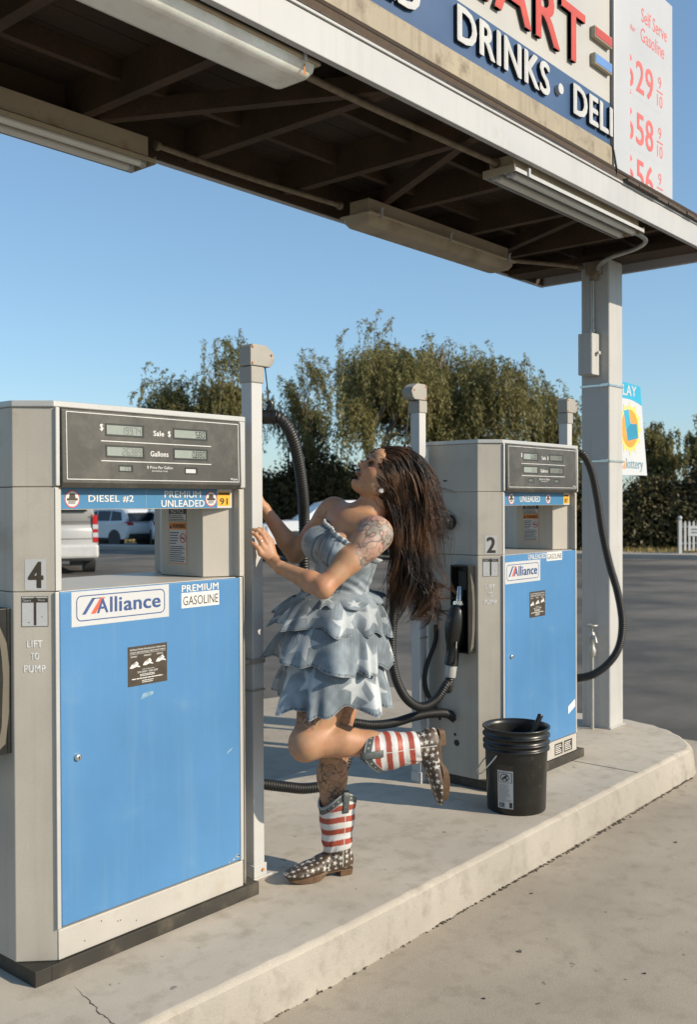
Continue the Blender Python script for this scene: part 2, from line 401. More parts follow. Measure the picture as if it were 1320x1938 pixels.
for i in range(26):
    p = V((R.uniform(2.2,5.6), R.uniform(-.2,2.0), .006)); s_ = R.uniform(.002,.0055); a = R.uniform(0,3.14)
    mb.obox(p, (math.cos(a)*s_*R.uniform(1,2.5),math.sin(a)*s_,0), (-math.sin(a)*s_,math.cos(a)*s_,.001), (0,0,s_*.4))
tag(mb.build('leaf_litter', M_dark), kind='stuff')

# ================================================================== CANOPY
M_white = mat('white_paint', (.40,.405,.41), .55, var=.05, vs_=3, dirt_or_sun=(.30,.27,.22), ds=2.5, dt=(.62,.85), bmp=.08, bs=60, streak=(.26,.23,.18), sf=.2)
M_cream = mat('weathered_cream_paint', (.38,.335,.25), .6, var=.1, vs_=4, dirt_or_sun=(.20,.15,.09), ds=7, dt=(.55,.75))
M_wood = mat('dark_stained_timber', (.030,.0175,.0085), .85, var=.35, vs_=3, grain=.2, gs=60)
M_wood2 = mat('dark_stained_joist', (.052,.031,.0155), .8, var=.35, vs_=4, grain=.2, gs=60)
M_shing = mat('asphalt_shingle', (.07,.055,.045), .9, var=.35, vs_=12, grain=.3)
M_galv = mat('galvanised_steel', (.42,.41,.38), .45, .55, var=.15, vs_=12, dirt_or_sun=(.2,.14,.08), ds=9, dt=(.62,.8))
CX0, CX1, CY0, CY1, CZ = -3.0, 6.1, 2.20, 3.44, 3.004
M_inner = M_wood2
canopy = thing('fuel_canopy', 'long white edged canopy roof over the pumps with dark timber underside and one square post', 'canopy', (5.7,2.79,.15))
MB().box(CX0,CX1,CY0,CY0+.028,CZ,CZ+.121).build('fascia_board', M_white, canopy, .003)
mb = MB().box(CX0,CX1,CY1-.028,CY1,CZ,CZ+.121); mb.build('fascia_board', M_white, canopy, .003)
for y_ in (CY0+.0285, CY1-.0345): MB().box(CX0,CX1-.03,y_,y_+.006,CZ+.006,CZ+.19).build('inner_board', M_wood2, canopy)
MB().box(CX1-.028,CX1,CY0+.0285,CY1-.0285,CZ+.001,CZ+.12).build('fascia_board', M_white, canopy, .003)
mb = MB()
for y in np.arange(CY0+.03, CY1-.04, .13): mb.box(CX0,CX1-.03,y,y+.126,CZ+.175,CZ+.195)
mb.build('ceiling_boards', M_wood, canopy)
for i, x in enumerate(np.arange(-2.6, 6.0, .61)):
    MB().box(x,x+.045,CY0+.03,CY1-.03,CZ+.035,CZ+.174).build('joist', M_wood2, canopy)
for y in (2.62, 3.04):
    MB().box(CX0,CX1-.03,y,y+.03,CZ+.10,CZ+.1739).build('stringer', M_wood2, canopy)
for xa, xb in ((1.05,1.6),(2.9,2.35),(3.5,4.1),(4.75,5.3),(.5,-.1)):
    a_, b_ = V((xa,CY0+.08,CZ+.07)), V((xb,CY1-.08,CZ+.07)); d_ = (b_-a_); mb = MB(); mb.obox((a_+b_)/2, d_/2, V((-d_.y,d_.x,0)).normalized()*.022, (0,0,.034)); mb.build('diagonal_brace', M_wood2, canopy)
MB().box(5.62,5.78,CY0+.03,CY1-.03,CZ-.004,CZ+.034).build('cross_beam', M_wood2, canopy)
MB().box(CX0,CX1-.0285,CY0+.0285,CY1-.0285,CZ+.1955,CZ+.21).build('roof_deck', M_wood, canopy)
for q in ((CX0,CX1+.01,CY0-.008,CY0+.0284),(CX0,CX1+.01,CY1-.0284,CY1+.008)): MB().box(*q,CZ+.1215,CZ+.132).build('edge_strip', M_white, canopy, .002)
mb = MB(); R = random.Random(5)
x = 4.72
while x < CX1+.03:
    w = R.uniform(.09,.16); t = R.uniform(.008,.016)
    mb.box(x, x+w-.004, CY0-.022-R.uniform(0,.012), CY0+.0284, CZ+.1325, CZ+.1325+t); x += w
x = CX0
while x < 4.7:
    w = R.uniform(.2,.3); mb.box(x, x+w-.003, CY0-.004-R.uniform(0,.006), CY0+.0284, CZ+.1325, CZ+.1325+R.uniform(.004,.008)); x += w
mb.build('shingles', M_shing, canopy)
M_post = mat('grey_white_post_paint', (.42,.415,.40), .5, var=.06, vs_=3, dirt_or_sun=(.30,.265,.21), ds=2.2, dt=(.58,.85), bmp=.06, bs=40, streak=(.25,.22,.17), sf=.4)
MB().box(5.605,5.79,2.697,2.885,.15,3.0).build('post', M_post, canopy, .012, 3)
MB().box(5.60,5.80,2.69,2.89,.1505,.158).build('post_flange', M_post, canopy, .002)

# what hangs on the post
bx = thing('electrical_box', 'grey steel switch box with a side latch fixed to the canopy post', 'switch box', (5.55,2.79,2.3))
y1 = on(1095,700,0,5.5).y; y0 = on(1122,700,0,5.5).y
MB().box(5.50,5.6045,y0,y1,2.295,2.545).build('cabinet', M_post, bx, .004)
MB().box(5.496,5.4995,y0+.004,y1-.004,2.30,2.54).build('lid', M_post, bx, .002)
mb = MB().box(5.548,5.562,y0-.016,y0-.0005,2.42,2.435); mb.box(5.54,5.57,y0-.0225,y0-.0165,2.418,2.437); mb.build('latch', M_white, bx, .002)
M_black = mat('black_rubber', (.012,.012,.011), .5, var=.2, vs_=20)
M_blackpl = mat('black_plastic', (.010,.010,.009), .32, var=.2, vs_=20)
M_steel = mat('bright_steel', (.6,.6,.58), .25, .9, var=.1, vs_=20)
M_rust = mat('rusty_conduit', (.20,.16,.11), .7, .2, var=.25, vs_=25)
def pipe(name, label, pts, r, m, grp=None, cat='conduit', smooth=8):
    mb = MB(); mb.tube(spline(pts, smooth), r, 8)
    for p, q in ((0,1),(-1,-2)):
        a = V(pts[p]); b = V(pts[q]); t = (b-a).normalized(); mb.lathe([(r*1.5,0),(r*1.5,.02)], a, t, 10)
    return tag(mb.build(name, m), label, cat, grp)
pipe('conduit_pipe', 'thin grey conduit running down the post into the switch box', [(5.595,2.80,2.99),(5.595,2.80,2.8),(5.595,2.80,2.56)], .011, M_galv, 'conduits under the canopy')
pipe('conduit_pipe', 'long brown conduit between the big covered light and the bare tube light', [(2.5,2.36,3.015),(3.0,2.37,3.02),(3.76,2.34,3.015)], .013, M_rust, 'conduits under the canopy')
pipe('conduit_pipe', 'brown conduit along the far canopy edge between two fixtures', [(2.66,3.32,3.03),(3.2,3.33,3.03),(3.77,3.25,3.01)], .013, M_rust, 'conduits under the canopy')
pipe('conduit_pipe', 'conduit curving from the end of the bare tube light back to the post top', [(5.08,2.31,2.985),(5.25,2.31,2.97),(5.33,2.4,2.955),(5.4,2.6,2.945),(5.52,2.72,2.94),(5.585,2.76,2.93)], .013, M_galv, 'conduits under the canopy')
pipe('conduit_pipe', 'straight conduit from the far covered light to the post top', [(5.2,3.16,2.985),(5.4,3.0,2.975),(5.585,2.87,2.965)], .013, M_rust, 'conduits under the canopy')
jb = MB().box(5.555,5.604,2.74,2.83,2.905,2.985); jb.lathe([(.028,0),(.028,.03)], (5.58,2.785,2.904), (0,0,-1), 12)
tag(jb.build('junction_box', M_rust, None, .004), 'rusty junction box at the top of the canopy post', 'junction box')
# garden tap beside the post
tp = thing('water_tap', 'galvanised standpipe with a tap standing beside the post base', 'tap', (5.5,2.79,.15))
bpos = V((5.55, on(1122,1300,0,5.55).y, .15))
MB().tube([bpos, bpos+V((0,0,.33)), bpos+V((0,0,.46))], .011, 10).build('standpipe', M_galv, tp)
mb = MB().lathe([(.013,0),(.02,.01),(.024,.04),(.016,.06),(.014,.09),(.02,.10),(.02,.13),(.012,.15)], bpos+V((0,0,.44)), (0,0,1), 14)
mb.tube(spline([bpos+V((0,0,.55)), bpos+V((-.03,-.03,.565)), bpos+V((-.05,-.05,.53))], 6), .011, 10); mb.build('valve_body', M_galv, tp)
mb = MB().lathe([(.006,0),(.006,.045)], bpos+V((0,0,.585)), (0,0,1), 8)
P_ = [bpos+V((.03*math.cos(a*math.pi/8), .03*math.sin(a*math.pi/8), .63)) for a in range(17)]; mb.tube(P_, .006, 8); mb.tube([P_[0],P_[8]], .005, 6); mb.tube([P_[4],P_[12]], .005, 6); mb.build('handwheel', M_galv, tp)

# ================================================================== LIGHT FIXTURES
M_diff = mat('frosted_acrylic', (.84,.85,.81), .35, var=.07, vs_=3, dirt_or_sun=(.42,.39,.32), ds=2.5, dt=(.5,.85)); M_diff.node_tree.nodes['Principled BSDF'].inputs['Subsurface Weight'].default_value = .25
M_diff2 = mat('dusty_acrylic', (.33,.275,.19), .5, var=.12, vs_=4, dirt_or_sun=(.18,.13,.08), ds=5, dt=(.5,.8))
M_hous = mat('tan_housing_enamel', (.38,.32,.225), .55, var=.12, vs_=6, dirt_or_sun=(.26,.14,.05), ds=6, dt=(.6,.78))
M_orange = mat('rust_stain', (.42,.17,.04), .8, var=.3, vs_=40)
M_tube = mat('fluorescent_glass', (.62,.62,.58), .2, var=.05, vs_=5)
G_L = 'strip light fixtures under the canopy'
def covered_light(x0, x1, y0, y1, zb, label, diff):
    t = thing('strip_light', label, 'strip light', ((x0+x1)/2,(y0+y1)/2,zb), G_L)
    mb = MB(); mb.box(x0+.03,x1-.03,y0+.03,y1-.03,zb+.06,CZ+.036); mb.build('housing', M_hous, t, .003)
    MB().box(x0-.006,x1+.006,y0-.006,y1+.006,zb+.047,zb+.06).build('rim', M_hous, t, .004)
    # diffuser tray: tapering downwards, rounded corners
    rings = []
    for ins, z in ((.004,.047),(.008,.025),(.022,.006),(.04,0)):
        q = []
        r = .02
        for cx, cy, a0 in ((x1-ins-r,y0+ins+r,-90),(x1-ins-r,y1-ins-r,0),(x0+ins+r,y1-ins-r,90),(x0+ins+r,y0+ins+r,180)):
            q += [(cx+r*math.cos(math.radians(a0+k*30)), cy+r*math.sin(math.radians(a0+k*30)), zb+z) for k in range(4)]
        rings.append(q)
    mb = MB(); n = 16; vs_ = [p for q in rings for p in q]
    mb.add(vs_, [(i*n+j, (i+1)*n+j, (i+1)*n+(j+1)%n, i*n+(j+1)%n) for i in range(3) for j in range(n)], 0, True); mb.add(rings[-1], [tuple(range(n))[::-1]])
    mb.build('diffuser', diff, t)
    for k in (.06,.5,.94):
        x = x0+(x1-x0)*k
        for yy, sg in ((y0-.0065,-1),(y1+.0065,1)):
            mb = MB(); mb.box(x-.007,x+.007,min(yy,yy+sg*.008),max(yy,yy+sg*.008),zb+.036,zb+.085); mb.box(x-.004,x+.004,min(yy,yy+sg*.016),max(yy,yy+sg*.016),zb+.082,zb+.09)
            mb.build('latch', M_white if sg < 0 else M_hous, t, .001)
    return t
l1 = covered_light(1.20, 2.50, 2.252, 2.445, 2.952, 'large white covered strip light nearest the camera with an orange rust run', M_diff)
pl = Plane((2.4,2.2425,2.95), (1,0,0), (0,0,1)); mb = MB()
pl.poly(mb, [(.028,.036),(.034,.036),(.034,.012),(.042,.004),(.034,-.001),(.022,.003),(.028,.012)], -.0105); mb.build('rust_run', M_orange, l1)
covered_light(3.80, 5.17, 3.09, 3.275, 2.905, 'dusty tan covered strip light at the far canopy edge left of the post', M_diff2)
def open_light(x0, x1, y0, y1, zb, label):
    t = thing('strip_light', label, 'strip light', ((x0+x1)/2,(y0+y1)/2,zb), G_L)
    MB().box(x0+.02,x1-.02,y0+.02,y1-.02,zb+.03,CZ+.036).build('housing', M_hous, t, .003)
    mb = MB(); ym = (y0+y1)/2      # folded reflector, gull-wing section, with a turned-down rim
    sec = [(y0,zb),(y0,zb+.016),(y0+.03,zb+.0285),(ym-.02,zb+.0285),(ym,zb+.012),(ym+.02,zb+.0285),(y1-.03,zb+.0285),(y1,zb+.016),(y1,zb)]
    k = len(sec); mb.add([(x,y,z) for x in (x0,x1) for y,z in sec], [(i,i+1,k+i+1,k+i) for i in range(k-1)])
    o = mb.build('reflector', M_white if y0 < 2.6 else M_hous, t); s_ = o.modifiers.new('thick', 'SOLIDIFY'); s_.thickness = .002
    MB().box(x0-.004,x0-.0005,y0,y1,zb-.002,zb+.03).build('end_plate', M_hous, t, .001); MB().box(x1+.0005,x1+.004,y0,y1,zb-.002,zb+.03).build('end_plate', M_hous, t, .001)
    for yy in (y0+.045, y1-.045):
        tb = MB(); tb.tube([(x0+.05,yy,zb+.004),(x1-.05,yy,zb+.004)], .0165, 14); tb.build('tube', M_tube, t)
        for x, d in ((x0+.03,1),(x1-.03,-1)):
            mb = MB(); mb.box(x-.008,x+.008,yy-.014,yy+.014,zb-.012,zb+.028); mb.lathe([(.017,0),(.017,.012)], (x+d*.008,yy,zb+.004), (d,0,0), 12); mb.build('lamp_holder', M_white, t, .002)
    mb = MB(); mb.box(x0+.1,x0+.115,y0-.01,y0-.0005,zb-.004,zb+.035); mb.build('clip', M_white, t); return t
open_light(3.745, 5.06, 2.236, 2.40, 2.958, 'open strip light with two bare tubes beside the right end of the white fascia')
open_light(1.25, 2.62, 3.27, 3.44, 2.93, 'open strip light at the far left canopy edge above the sky')

# ================================================================== SIGNS ON THE ROOF
M_signw = mat('white_sign_face', (.42,.41,.38), .4, var=.05, vs_=2, dirt_or_sun=(.40,.36,.29), ds=2, dt=(.6,.9))
M_navy = mat('navy_sign_band', (.032,.075,.165), .4, var=.1, vs_=3)
M_red = mat('red_sign_letter', (.46,.055,.03), .4, var=.08, vs_=6)
M_blk = mat('black_edge', (.015,.015,.016), .5, var=.2)
M_sblue = mat('blue_sign_bar', (.10,.22,.48), .4, var=.08)
M_lett = mat('white_raised_letter', (.46,.46,.45), .4, var=.05, vs_=9)
SY = 2.25
sg = thing('store_sign', 'long white and navy roof sign with raised red and white letters', 'shop sign', (3.0,SY,3.21))
MB().box(.2,4.69,SY+.001,SY+.22,3.325,4.10).build('cabinet', M_signw, sg, .004)
mb = MB(); mb.box(.2,4.685,SY-.0015,SY+.0005,3.310,3.532); mb.build('navy_band', M_navy, sg)
mb = MB(); sec = [(SY+.0,3.3245),(SY-.012,3.309),(SY-.012,3.19),(SY+.004,3.175),(SY+.2,3.175),(SY+.2,3.3245)]
mb.add([(x,y,z) for x in (.2,4.688) for y,z in sec], [(i,(i+1)%6,6+(i+1)%6,6+i) for i in range(6)]+[tuple(range(6))[::-1],tuple(range(6,12))]); mb.build('bottom_trim', mat('grimy_cream_trim', (.30,.255,.18), .65, var=.12, vs_=5, dirt_or_sun=(.12,.09,.055), ds=9, dt=(.52,.74), streak=(.12,.09,.055), sf=.6), sg, .002)
P = Plane((0,SY-.002,0), (1,0,0), (0,0,1))
def raised(st, x0, x1, z0, z1, m, t, name, bold, back=None):
    mb = MB()
    if back: P.text(mb, st, x0-.006, x1+.006, z0-.006, z1+.006, .001, 1, bold+.02, t*.6, 1)
    P.text(mb, st, x0, x1, z0, z1, .0015, 0, bold, t, 1)
    return mb.build(name, [m, M_blk if back is None else back], sg)
raised('COLD', 2.47, 3.055, 3.362, 3.508, M_lett, .013, 'lettering', .055)
raised('DRINKS', 3.30, 4.045, 3.360, 3.510, M_lett, .013, 'lettering', .055)
raised('DELI', 4.268, 4.683, 3.358, 3.502, M_lett, .013, 'lettering', .055)
mb = MB(); mb.lathe([(.024,0),(.024,.02)], (4.14,SY-.002,3.43), (0,-1,0), 20, sm=False); mb.build('dot', M_lett, sg)
# red letters with dark edges on a cream backing
raised('M', 3.22, 3.53, 3.60, 3.855, M_red, .016, 'red_letter', .02)
raised('A', 3.575, 3.875, 3.60, 3.855, M_red, .016, 'red_letter', .02)
raised('R', 3.915, 4.135, 3.60, 3.855, M_red, .016, 'red_letter', .02)
raised('T', 4.150, 4.385, 3.60, 3.855, M_red, .016, 'red_letter', .02)
for st, x0, x1 in (('I',3.085,3.13),('N',2.76,3.03),('I',2.66,2.705),('M',2.28,2.60)): raised(st, x0, x1, 3.60, 3.855, M_red, .016, 'red_letter', .02)
for z, m in ((3.79,M_red),(3.66,M_sblue)):
    mb = MB(); mb.box(4.475,4.66,SY-.026,SY-.0005,z,z+.052,1); mb.box(4.480,4.655,SY-.0285,SY-.0262,z+.005,z+.047,0); mb.build('bar', [m, M_cream], sg)
# cable gap between sign and roof edge
mb = MB()
for k, z in enumerate((3.160,3.166,3.157)): mb.tube(spline([(.5,SY-.02-k*.008,z),(1.6,SY-.024-k*.006,z+.004),(2.6,SY-.018,z-.002),(3.6,SY-.026,z+.003),(4.6,SY-.02,z)], 10), .0045, 6)
mb.tube(spline([(4.6,SY-.02,3.163),(4.71,SY-.025,3.175),(4.70,SY-.024,3.24),(4.686,SY-.016,3.32)], 6), .004, 6)
tag(mb.build('cable', M_black), 'loose black cables lying along the bottom of the roof sign', 'cable')

M_pw = mat('white_price_board', (.42,.43,.445), .4, var=.04, vs_=2)
M_pred = mat('faded_red_print', (.58,.11,.10), .5, var=.12, vs_=9)
M_pgrey = mat('board_joint', (.45,.46,.47), .5)
M_side = mat('shaded_cabinet_side', (.40,.40,.39), .5, var=.08)  # shade of the unlit end put into a greyer cabinet colour
pr = thing('price_sign', 'tall white petrol price board with red figures at the right end of the roof sign', 'price sign', (5.06,SY+.1,3.215))
MB().box(4.702,5.448,SY-.008,SY+.26,3.155,4.30).build('cabinet', M_side, pr, .003)
MB().box(4.702,5.448,SY-.0105,SY-.0085,3.155,4.30).build('face', M_pw, pr)
MB().box(4.695,4.882,SY-.020,SY-.011,3.155,4.32).build('cover_strip', M_pw, pr, .003)
PP = Plane((0,SY-.0106,0), (1,0,0), (0,0,1)); mb = MB()
PP.text(mb,'Self Serve',5.04,5.37,4.07,4.145,.0006,0,.0); PP.text(mb,'Gasoline',5.03,5.335,3.965,4.04,.0006,0,.0); mb.build('figures', M_pred, pr); mb = MB()
PP.text(mb,'Regular',4.81,4.965,3.972,4.012,.0006,0); mb.build('figures', M_pred, pr); mb = MB()
PP.text(mb,'Plus',4.80,4.91,3.645,3.68,.0006,0); mb.build('figures', M_pred, pr); mb = MB(); PP.text(mb,'Premium',4.78,4.90,3.35,3.38,.0006,0)
mb.build('figures', M_pred, pr)
for a, z in (('629',3.685),('658',3.41),('656',3.10)):
    mb = MB()
    xs = [4.842,4.972,5.09]
    for ch, x in zip(a, xs):
        if z > 3.2: PP.text(mb, ch, x, x+.098, z, z+.165, .0006, 0, .02)
        else: PP.text(mb, ch, x, x+.098, 3.165, 3.165+.165, .0006, 0, .02)
    zz = z if z > 3.2 else 3.16
    PP.text(mb,'9',5.255,5.295,zz+.10,zz+.165,.0006,0); PP.rect(mb,5.235,5.315,zz+.078,zz+.086,.0006,0); PP.text(mb,'10',5.24,5.312,zz+.0,zz+.066,.0006,0)
    mb.build('figures', M_pred, pr)
for z in (3.655,3.375): mb = MB(); PP.rect(mb,4.87,5.30,z-.002,z,.0004); mb.build('board_joint', M_pgrey, pr)

# lottery banner strapped to the post
lb = thing('lottery_banner', 'narrow white and turquoise lottery banner strapped to the canopy post', 'banner', (5.9,2.79,1.75))
YB = 2.79
def bp(px, py, o=0): q = on(px, py, 1, YB); return V((q.x, YB-o, q.z))
M_bw = mat('banner_white', (.50,.52,.54), .5, var=.03, vs_=3)
M_bt = mat('banner_turquoise', (.02,.33,.52), .5, var=.05); M_bo = mat('banner_orange', (.72,.28,.03), .5, var=.12, vs_=12)
M_by = mat('banner_yellow', (.78,.58,.14), .5, var=.05); M_bd = mat('banner_blue', (.015,.22,.36), .5, var=.05); M_bs = mat('banner_slate', (.12,.24,.30), .5)
tl, tr, br, bl = bp(1160,716), bp(1213,732), bp(1226,900), bp(1160,898.5)
tl.x = bl.x = 5.796
n_ = V((0,-1,0)); mb = MB(); fr = [bl, br, tr, tl]; bk = [p-n_*.004 for p in fr]
mb.add(fr+bk, [(0,1,2,3),(7,6,5,4),(0,4,5,1),(1,5,6,2),(2,6,7,3),(3,7,4,0)]); mb.build('panel', M_bw, lb)
mb = MB(); tp_ = [tl, tr]
arc = [bp(px, py, .0006) for px, py in ((1215.5,768),(1208,763),(1199,758),(1190,755),(1180,753),(1165,752))]; arc[-1].x = 5.797
mb.add([V((p.x,YB-.0006,p.z)) for p in (tl, tr)]+arc, [(1,0,7,6,5,4,3,2)]); mb.build('top_band', M_bt, lb)
mb = MB(); PB = Plane((0,YB-.0012,0), (1,0,0), (0,0,1))
a, b = bp(1172,750), bp(1203.5,727); PB.text(mb,'PLAY',bp(1171,740).x,bp(1205,740).x,bp(1190,749).z,bp(1195,730).z,.0003,0,.03); mb.build('lettering', M_bw, lb)
cx, cz_ = bp(1193,811).x, bp(1193,811).z; rx = bp(1206,811).x-cx; rz = bp(1193,775).z-cz_
mb = MB(); pts = []
for i in range(48):
    k = (1.42 if i % 4 == 0 else 1.2 if i % 2 == 0 else 1.08); q = 2*math.pi*i/48
    X = cx+rx*1.25*k*math.cos(q); pts.append((max(X,5.798), cz_+rz*1.02*k*math.sin(q)))
PB.poly(mb, pts, .0003); mb.build('sun_rays', M_by, lb)
mb = MB(); PB.poly(mb, [(max(cx+rx*1.2*math.cos(2*math.pi*i/32),5.799), cz_+rz*math.sin(2*math.pi*i/32)) for i in range(32)], .0007); mb.build('sun_disc', M_bo, lb)
Lp = [bp(px,py,0) for px,py in ((1181,777),(1190,774),(1195,804),(1206,803),(1208.5,826),(1188,831))]
mb = MB(); PB.poly(mb, [(max(p.x,5.799),p.z) for p in Lp][::-1], .0011); mb.build('letter', M_bt, lb)
Lq = [bp(px,py,0) for px,py in ((1188,831),(1208.5,826),(1209,829.5),(1189,834.5))]
mb = MB(); PB.poly(mb, [(p.x,p.z) for p in Lq], .0012); PB.poly(mb, [(max(bp(px,py).x,5.799),bp(px,py).z) for px,py in ((1187,812),(1194,802),(1206,802.5),(1208.5,825),(1188.5,830))], .0014) ; mb.build('letter_shade', M_bd, lb)
mb = MB(); v0, v1 = bp(1179,889), bp(1216,869)
PB.text(mb,'lottery',bp(1186,880).x,bp(1218,880).x,bp(1200,893).z,bp(1200,868).z,.0003,0); mb.build('lettering', M_bs, lb)
mb = MB(); PB.text(mb,'a',bp(1179.5,880).x,bp(1185.5,880).x,bp(1200,888).z,bp(1200,873.5).z,.0003,0); mb.build('lettering', M_bo, lb)
for z in (2.236,1.777):
    mb = MB(); e = .0025
    for x0,x1,y0_,y1_ in ((5.605-e*2,5.79+e*2,2.697-e*2,2.697-e),(5.605-e*2,5.605-e,2.697-e,2.885+e),(5.79+e,5.79+e*2,2.697-e,2.885+e),(5.605-e*2,5.79+e*2,2.885+e,2.885+e*2)): mb.box(x0,x1,y0_,y1_,z-.006,z+.006)
    mb.box(5.588,5.602,2.705,2.745,z-.008,z+.009)
    mb.build('strap', M_steel, lb)
# ================================================================== PUMPS
M_cab = mat('stone_grey_enamel', (.43,.40,.345), .42, var=.08, vs_=3, dirt_or_sun=(.25,.21,.15), ds=2.6, dt=(.58,.88), bmp=.04, bs=300, streak=(.27,.225,.165), sf=.28)
M_trim = mat('pale_aluminium_trim', (.45,.45,.435), .38, .2, var=.06, vs_=5, dirt_or_sun=(.35,.31,.25), ds=5, dt=(.62,.85))
M_panel = mat('charcoal_display_face', (.050,.047,.040), .42, var=.1, vs_=5, grain=.1, dirt_or_sun=(.13,.12,.10), ds=6, dt=(.5,.8))
M_door = mat('blue_door_enamel', (.066,.195,.385), .36, var=.08, vs_=2.2, dirt_or_sun=(.13,.25,.385), ds=4.5, dt=(.60,.88), grain=.05, bmp=.04, bs=120, streak=(.15,.27,.39), sf=.30)
M_door_pale = mat('rubbed_blue_enamel', (.17,.29,.40), .6, var=.3, vs_=80)
M_kick = mat('kick_panel_enamel', (.40,.38,.345), .45, var=.07, vs_=4, dirt_or_sun=(.32,.26,.18), ds=5, dt=(.58,.85))
M_plinth = mat('black_plinth', (.028,.025,.02), .55, var=.3, vs_=6, dirt_or_sun=(.11,.09,.06), ds=7, dt=(.5,.8))
M_lcd = mat('grey_liquid_crystal', (.25,.275,.245), .25, var=.06, vs_=20)
M_lcd2 = mat('dim_liquid_crystal', (.13,.13,.11), .25, var=.06, vs_=20)
M_ghost = mat('faint_figure', (.13,.145,.13), .4)
M_fig = mat('dark_figure', (.018,.02,.018), .4)
M_pr = mat('white_print', (.58,.58,.565), .5, var=.03)
M_prg = mat('worn_white_print', (.72,.72,.70), .5, var=.2, vs_=60)
M_vin = mat('white_vinyl', (.47,.48,.485), .4, var=.03, vs_=6)
M_strip = mat('header_blue', (.045,.17,.32), .38, var=.07, vs_=5)
M_yel = mat('octane_yellow', (.70,.36,.02), .45, var=.05)
M_brn = mat('brown_black_print', (.045,.033,.02), .5, var=.2, vs_=30)
M_wor = mat('warning_orange', (.62,.24,.045), .5, var=.08)
M_redp = mat('red_print', (.55,.06,.05), .5); M_navp = mat('navy_print', (.035,.075,.21), .45); M_orp = mat('orange_red_print', (.60,.10,.05), .45)
M_blubrite = mat('blue_print', (.05,.17,.42), .45)
PW, PD = .755, .46
def gas_pump(x0, y0, label, num, second):
    B = V((x0, y0, .15)); root = thing('gas_pump', label, 'petrol pump', B+V((PW/2, PD/2, 0)), 'petrol pumps on the island')
    T = Matrix.Translation(B)
    def mk(): return MB(T)
    def pl(o, u, w=(0,0,1)): return Plane(B+V(o), u, w)
    c, cr = .085, .05
    mb = mk(); mb.prism([(-.083,-.015),(.806,-.015),(.806,PD+.015),(-.083,PD+.015)], .0005, .045); mb.box(-.03,-.027,-.0165,-.0152,.001,.045)
    mb.build('plinth', M_plinth, root, .003)
    LZ, MZ, TZ = .046, 1.124, 1.431
    octo = [(0,0),(PW,0),(PW+cr,cr),(PW+cr,PD-cr),(PW,PD),(0,PD),(-c,PD-c),(-c,c)]
    def inset(k): return [(0-k*.4,0+k),(PW+k*.4,k),(PW+cr-k,cr+k*.4),(PW+cr-k,PD-cr-k*.4),(PW+k*.4,PD-k),(-k*.4,PD-k),(-c+k,PD-c-k*.4),(-c+k,c+k*.4)]
    # lower case, the two uprights with the open bay between them, the head
    mb = mk(); mb.prism([(0,.012),(PW,.012),(PW,0.0),(PW+cr,cr),(PW+cr,PD-cr),(PW,PD),(0,PD),(-c,PD-c),(-c,c),(0,0)], LZ, MZ)
    mb.build('lower_case', M_cab, root, .0025)
    L = [(.022,0),(.026,.012),(-.012,.075),(-.012,PD-.075),(.026,PD-.012),(.022,PD),(0,PD),(-c,PD-c),(-c,c),(0,0)]
    Rr = [(.7305,0),(PW,0),(PW+cr,cr),(PW+cr,PD-cr),(PW,PD),(.7305,PD),(.7305,PD-.03),(.637,PD-.16),(.637,.080),(.7305,.0305)]
    for q in (L, Rr): mk().prism(q, MZ+.002, TZ-.002).build('upright', M_cab, root, .002)
    mk().prism([(.0,.0),(PW,0),(PW+cr,cr),(PW+cr,PD-cr),(PW,PD),(0,PD),(-c,PD-c),(-c,c)], TZ, 1.662).build('head_case', M_cab, root, .0025)
    mk().prism([(-.004,-.006),(PW+.004,-.006),(PW+cr+.004,cr-.004),(PW+cr+.004,PD-cr+.004),(PW+.004,PD+.006),(-.004,PD+.006),(-c-.004,PD-c+.004),(-c-.004,c-.004)], 1.6625, 1.681).build('cap', M_trim, root, .003)
    for a_, b_ in ((-.001,.0135),(.7285,PW+.001)): mk().box(a_,b_,-.010,-.0005,TZ+.002,1.662).build('head_trim', M_trim, root, .003)
    for a_, b_, c_, d_, e_ in ((-.004,.0095,-.007,.1385,1.124),(.7275,.742,-.007,.1385,1.124),(.0,.018,-.003,1.127,1.428),(.732,.738,-.003,1.127,1.428)): mk().box(a_,b_,c_,-.0005,d_,e_).build('edge_trim', M_trim, root, .002)
    # display
    mb = mk(); sec = [(-.0005,TZ+.003),(-.012,TZ-.004),(-.020,TZ+.012),(-.016,1.656),(-.010,1.661),(-.0005,1.661)]
    mb.add([(x,y,z) for x in (.0145,.7275) for y,z in sec], [(i,(i+1)%6,6+(i+1)%6,6+i) for i in range(6)]+[tuple(range(6))[::-1],tuple(range(6,12))])
    pnl = mb.build('display_panel', M_panel, root, .002)
    pn = Plane(B+V((0,-.020,TZ+.012)), (1,0,0), V((0,.004,1.656-TZ-.012))); dz = TZ+.012
    mb = MB(); pn.frame(mb,.029,.716,1.452-dz,1.652-dz,.0022,.0006)
    pn.rect(mb,.150,.590,1.569-dz,1.5715-dz,.0006); pn.rect(mb,.150,.590,1.509-dz,1.5115-dz,.0006)
    pn.text(mb,'$',.146,.1585,1.599-dz,1.6215-dz,.0006,0,.03); pn.text(mb,'Sale',.348,.391,1.594-dz,1.611-dz,.0006,0,.04); pn.text(mb,'$',.406,.418,1.592-dz,1.6125-dz,.0006,0,.03)
    pn.text(mb,'Gallons',.335,.407,1.529-dz,1.546-dz,.0006,0,.04); pn.text(mb,'$ Price Per Gallon',.321,.424,1.4885-dz,1.499-dz,.0006,0,.02); pn.text(mb,'(including Tax)',.340,.402,1.480-dz,1.486-dz,.0006,0,.02)
    pn.text(mb,'Wayne',.675,.708,1.456-dz,1.4665-dz,.0006,0,.03)
    mb.build('lettering', M_pr, pnl)
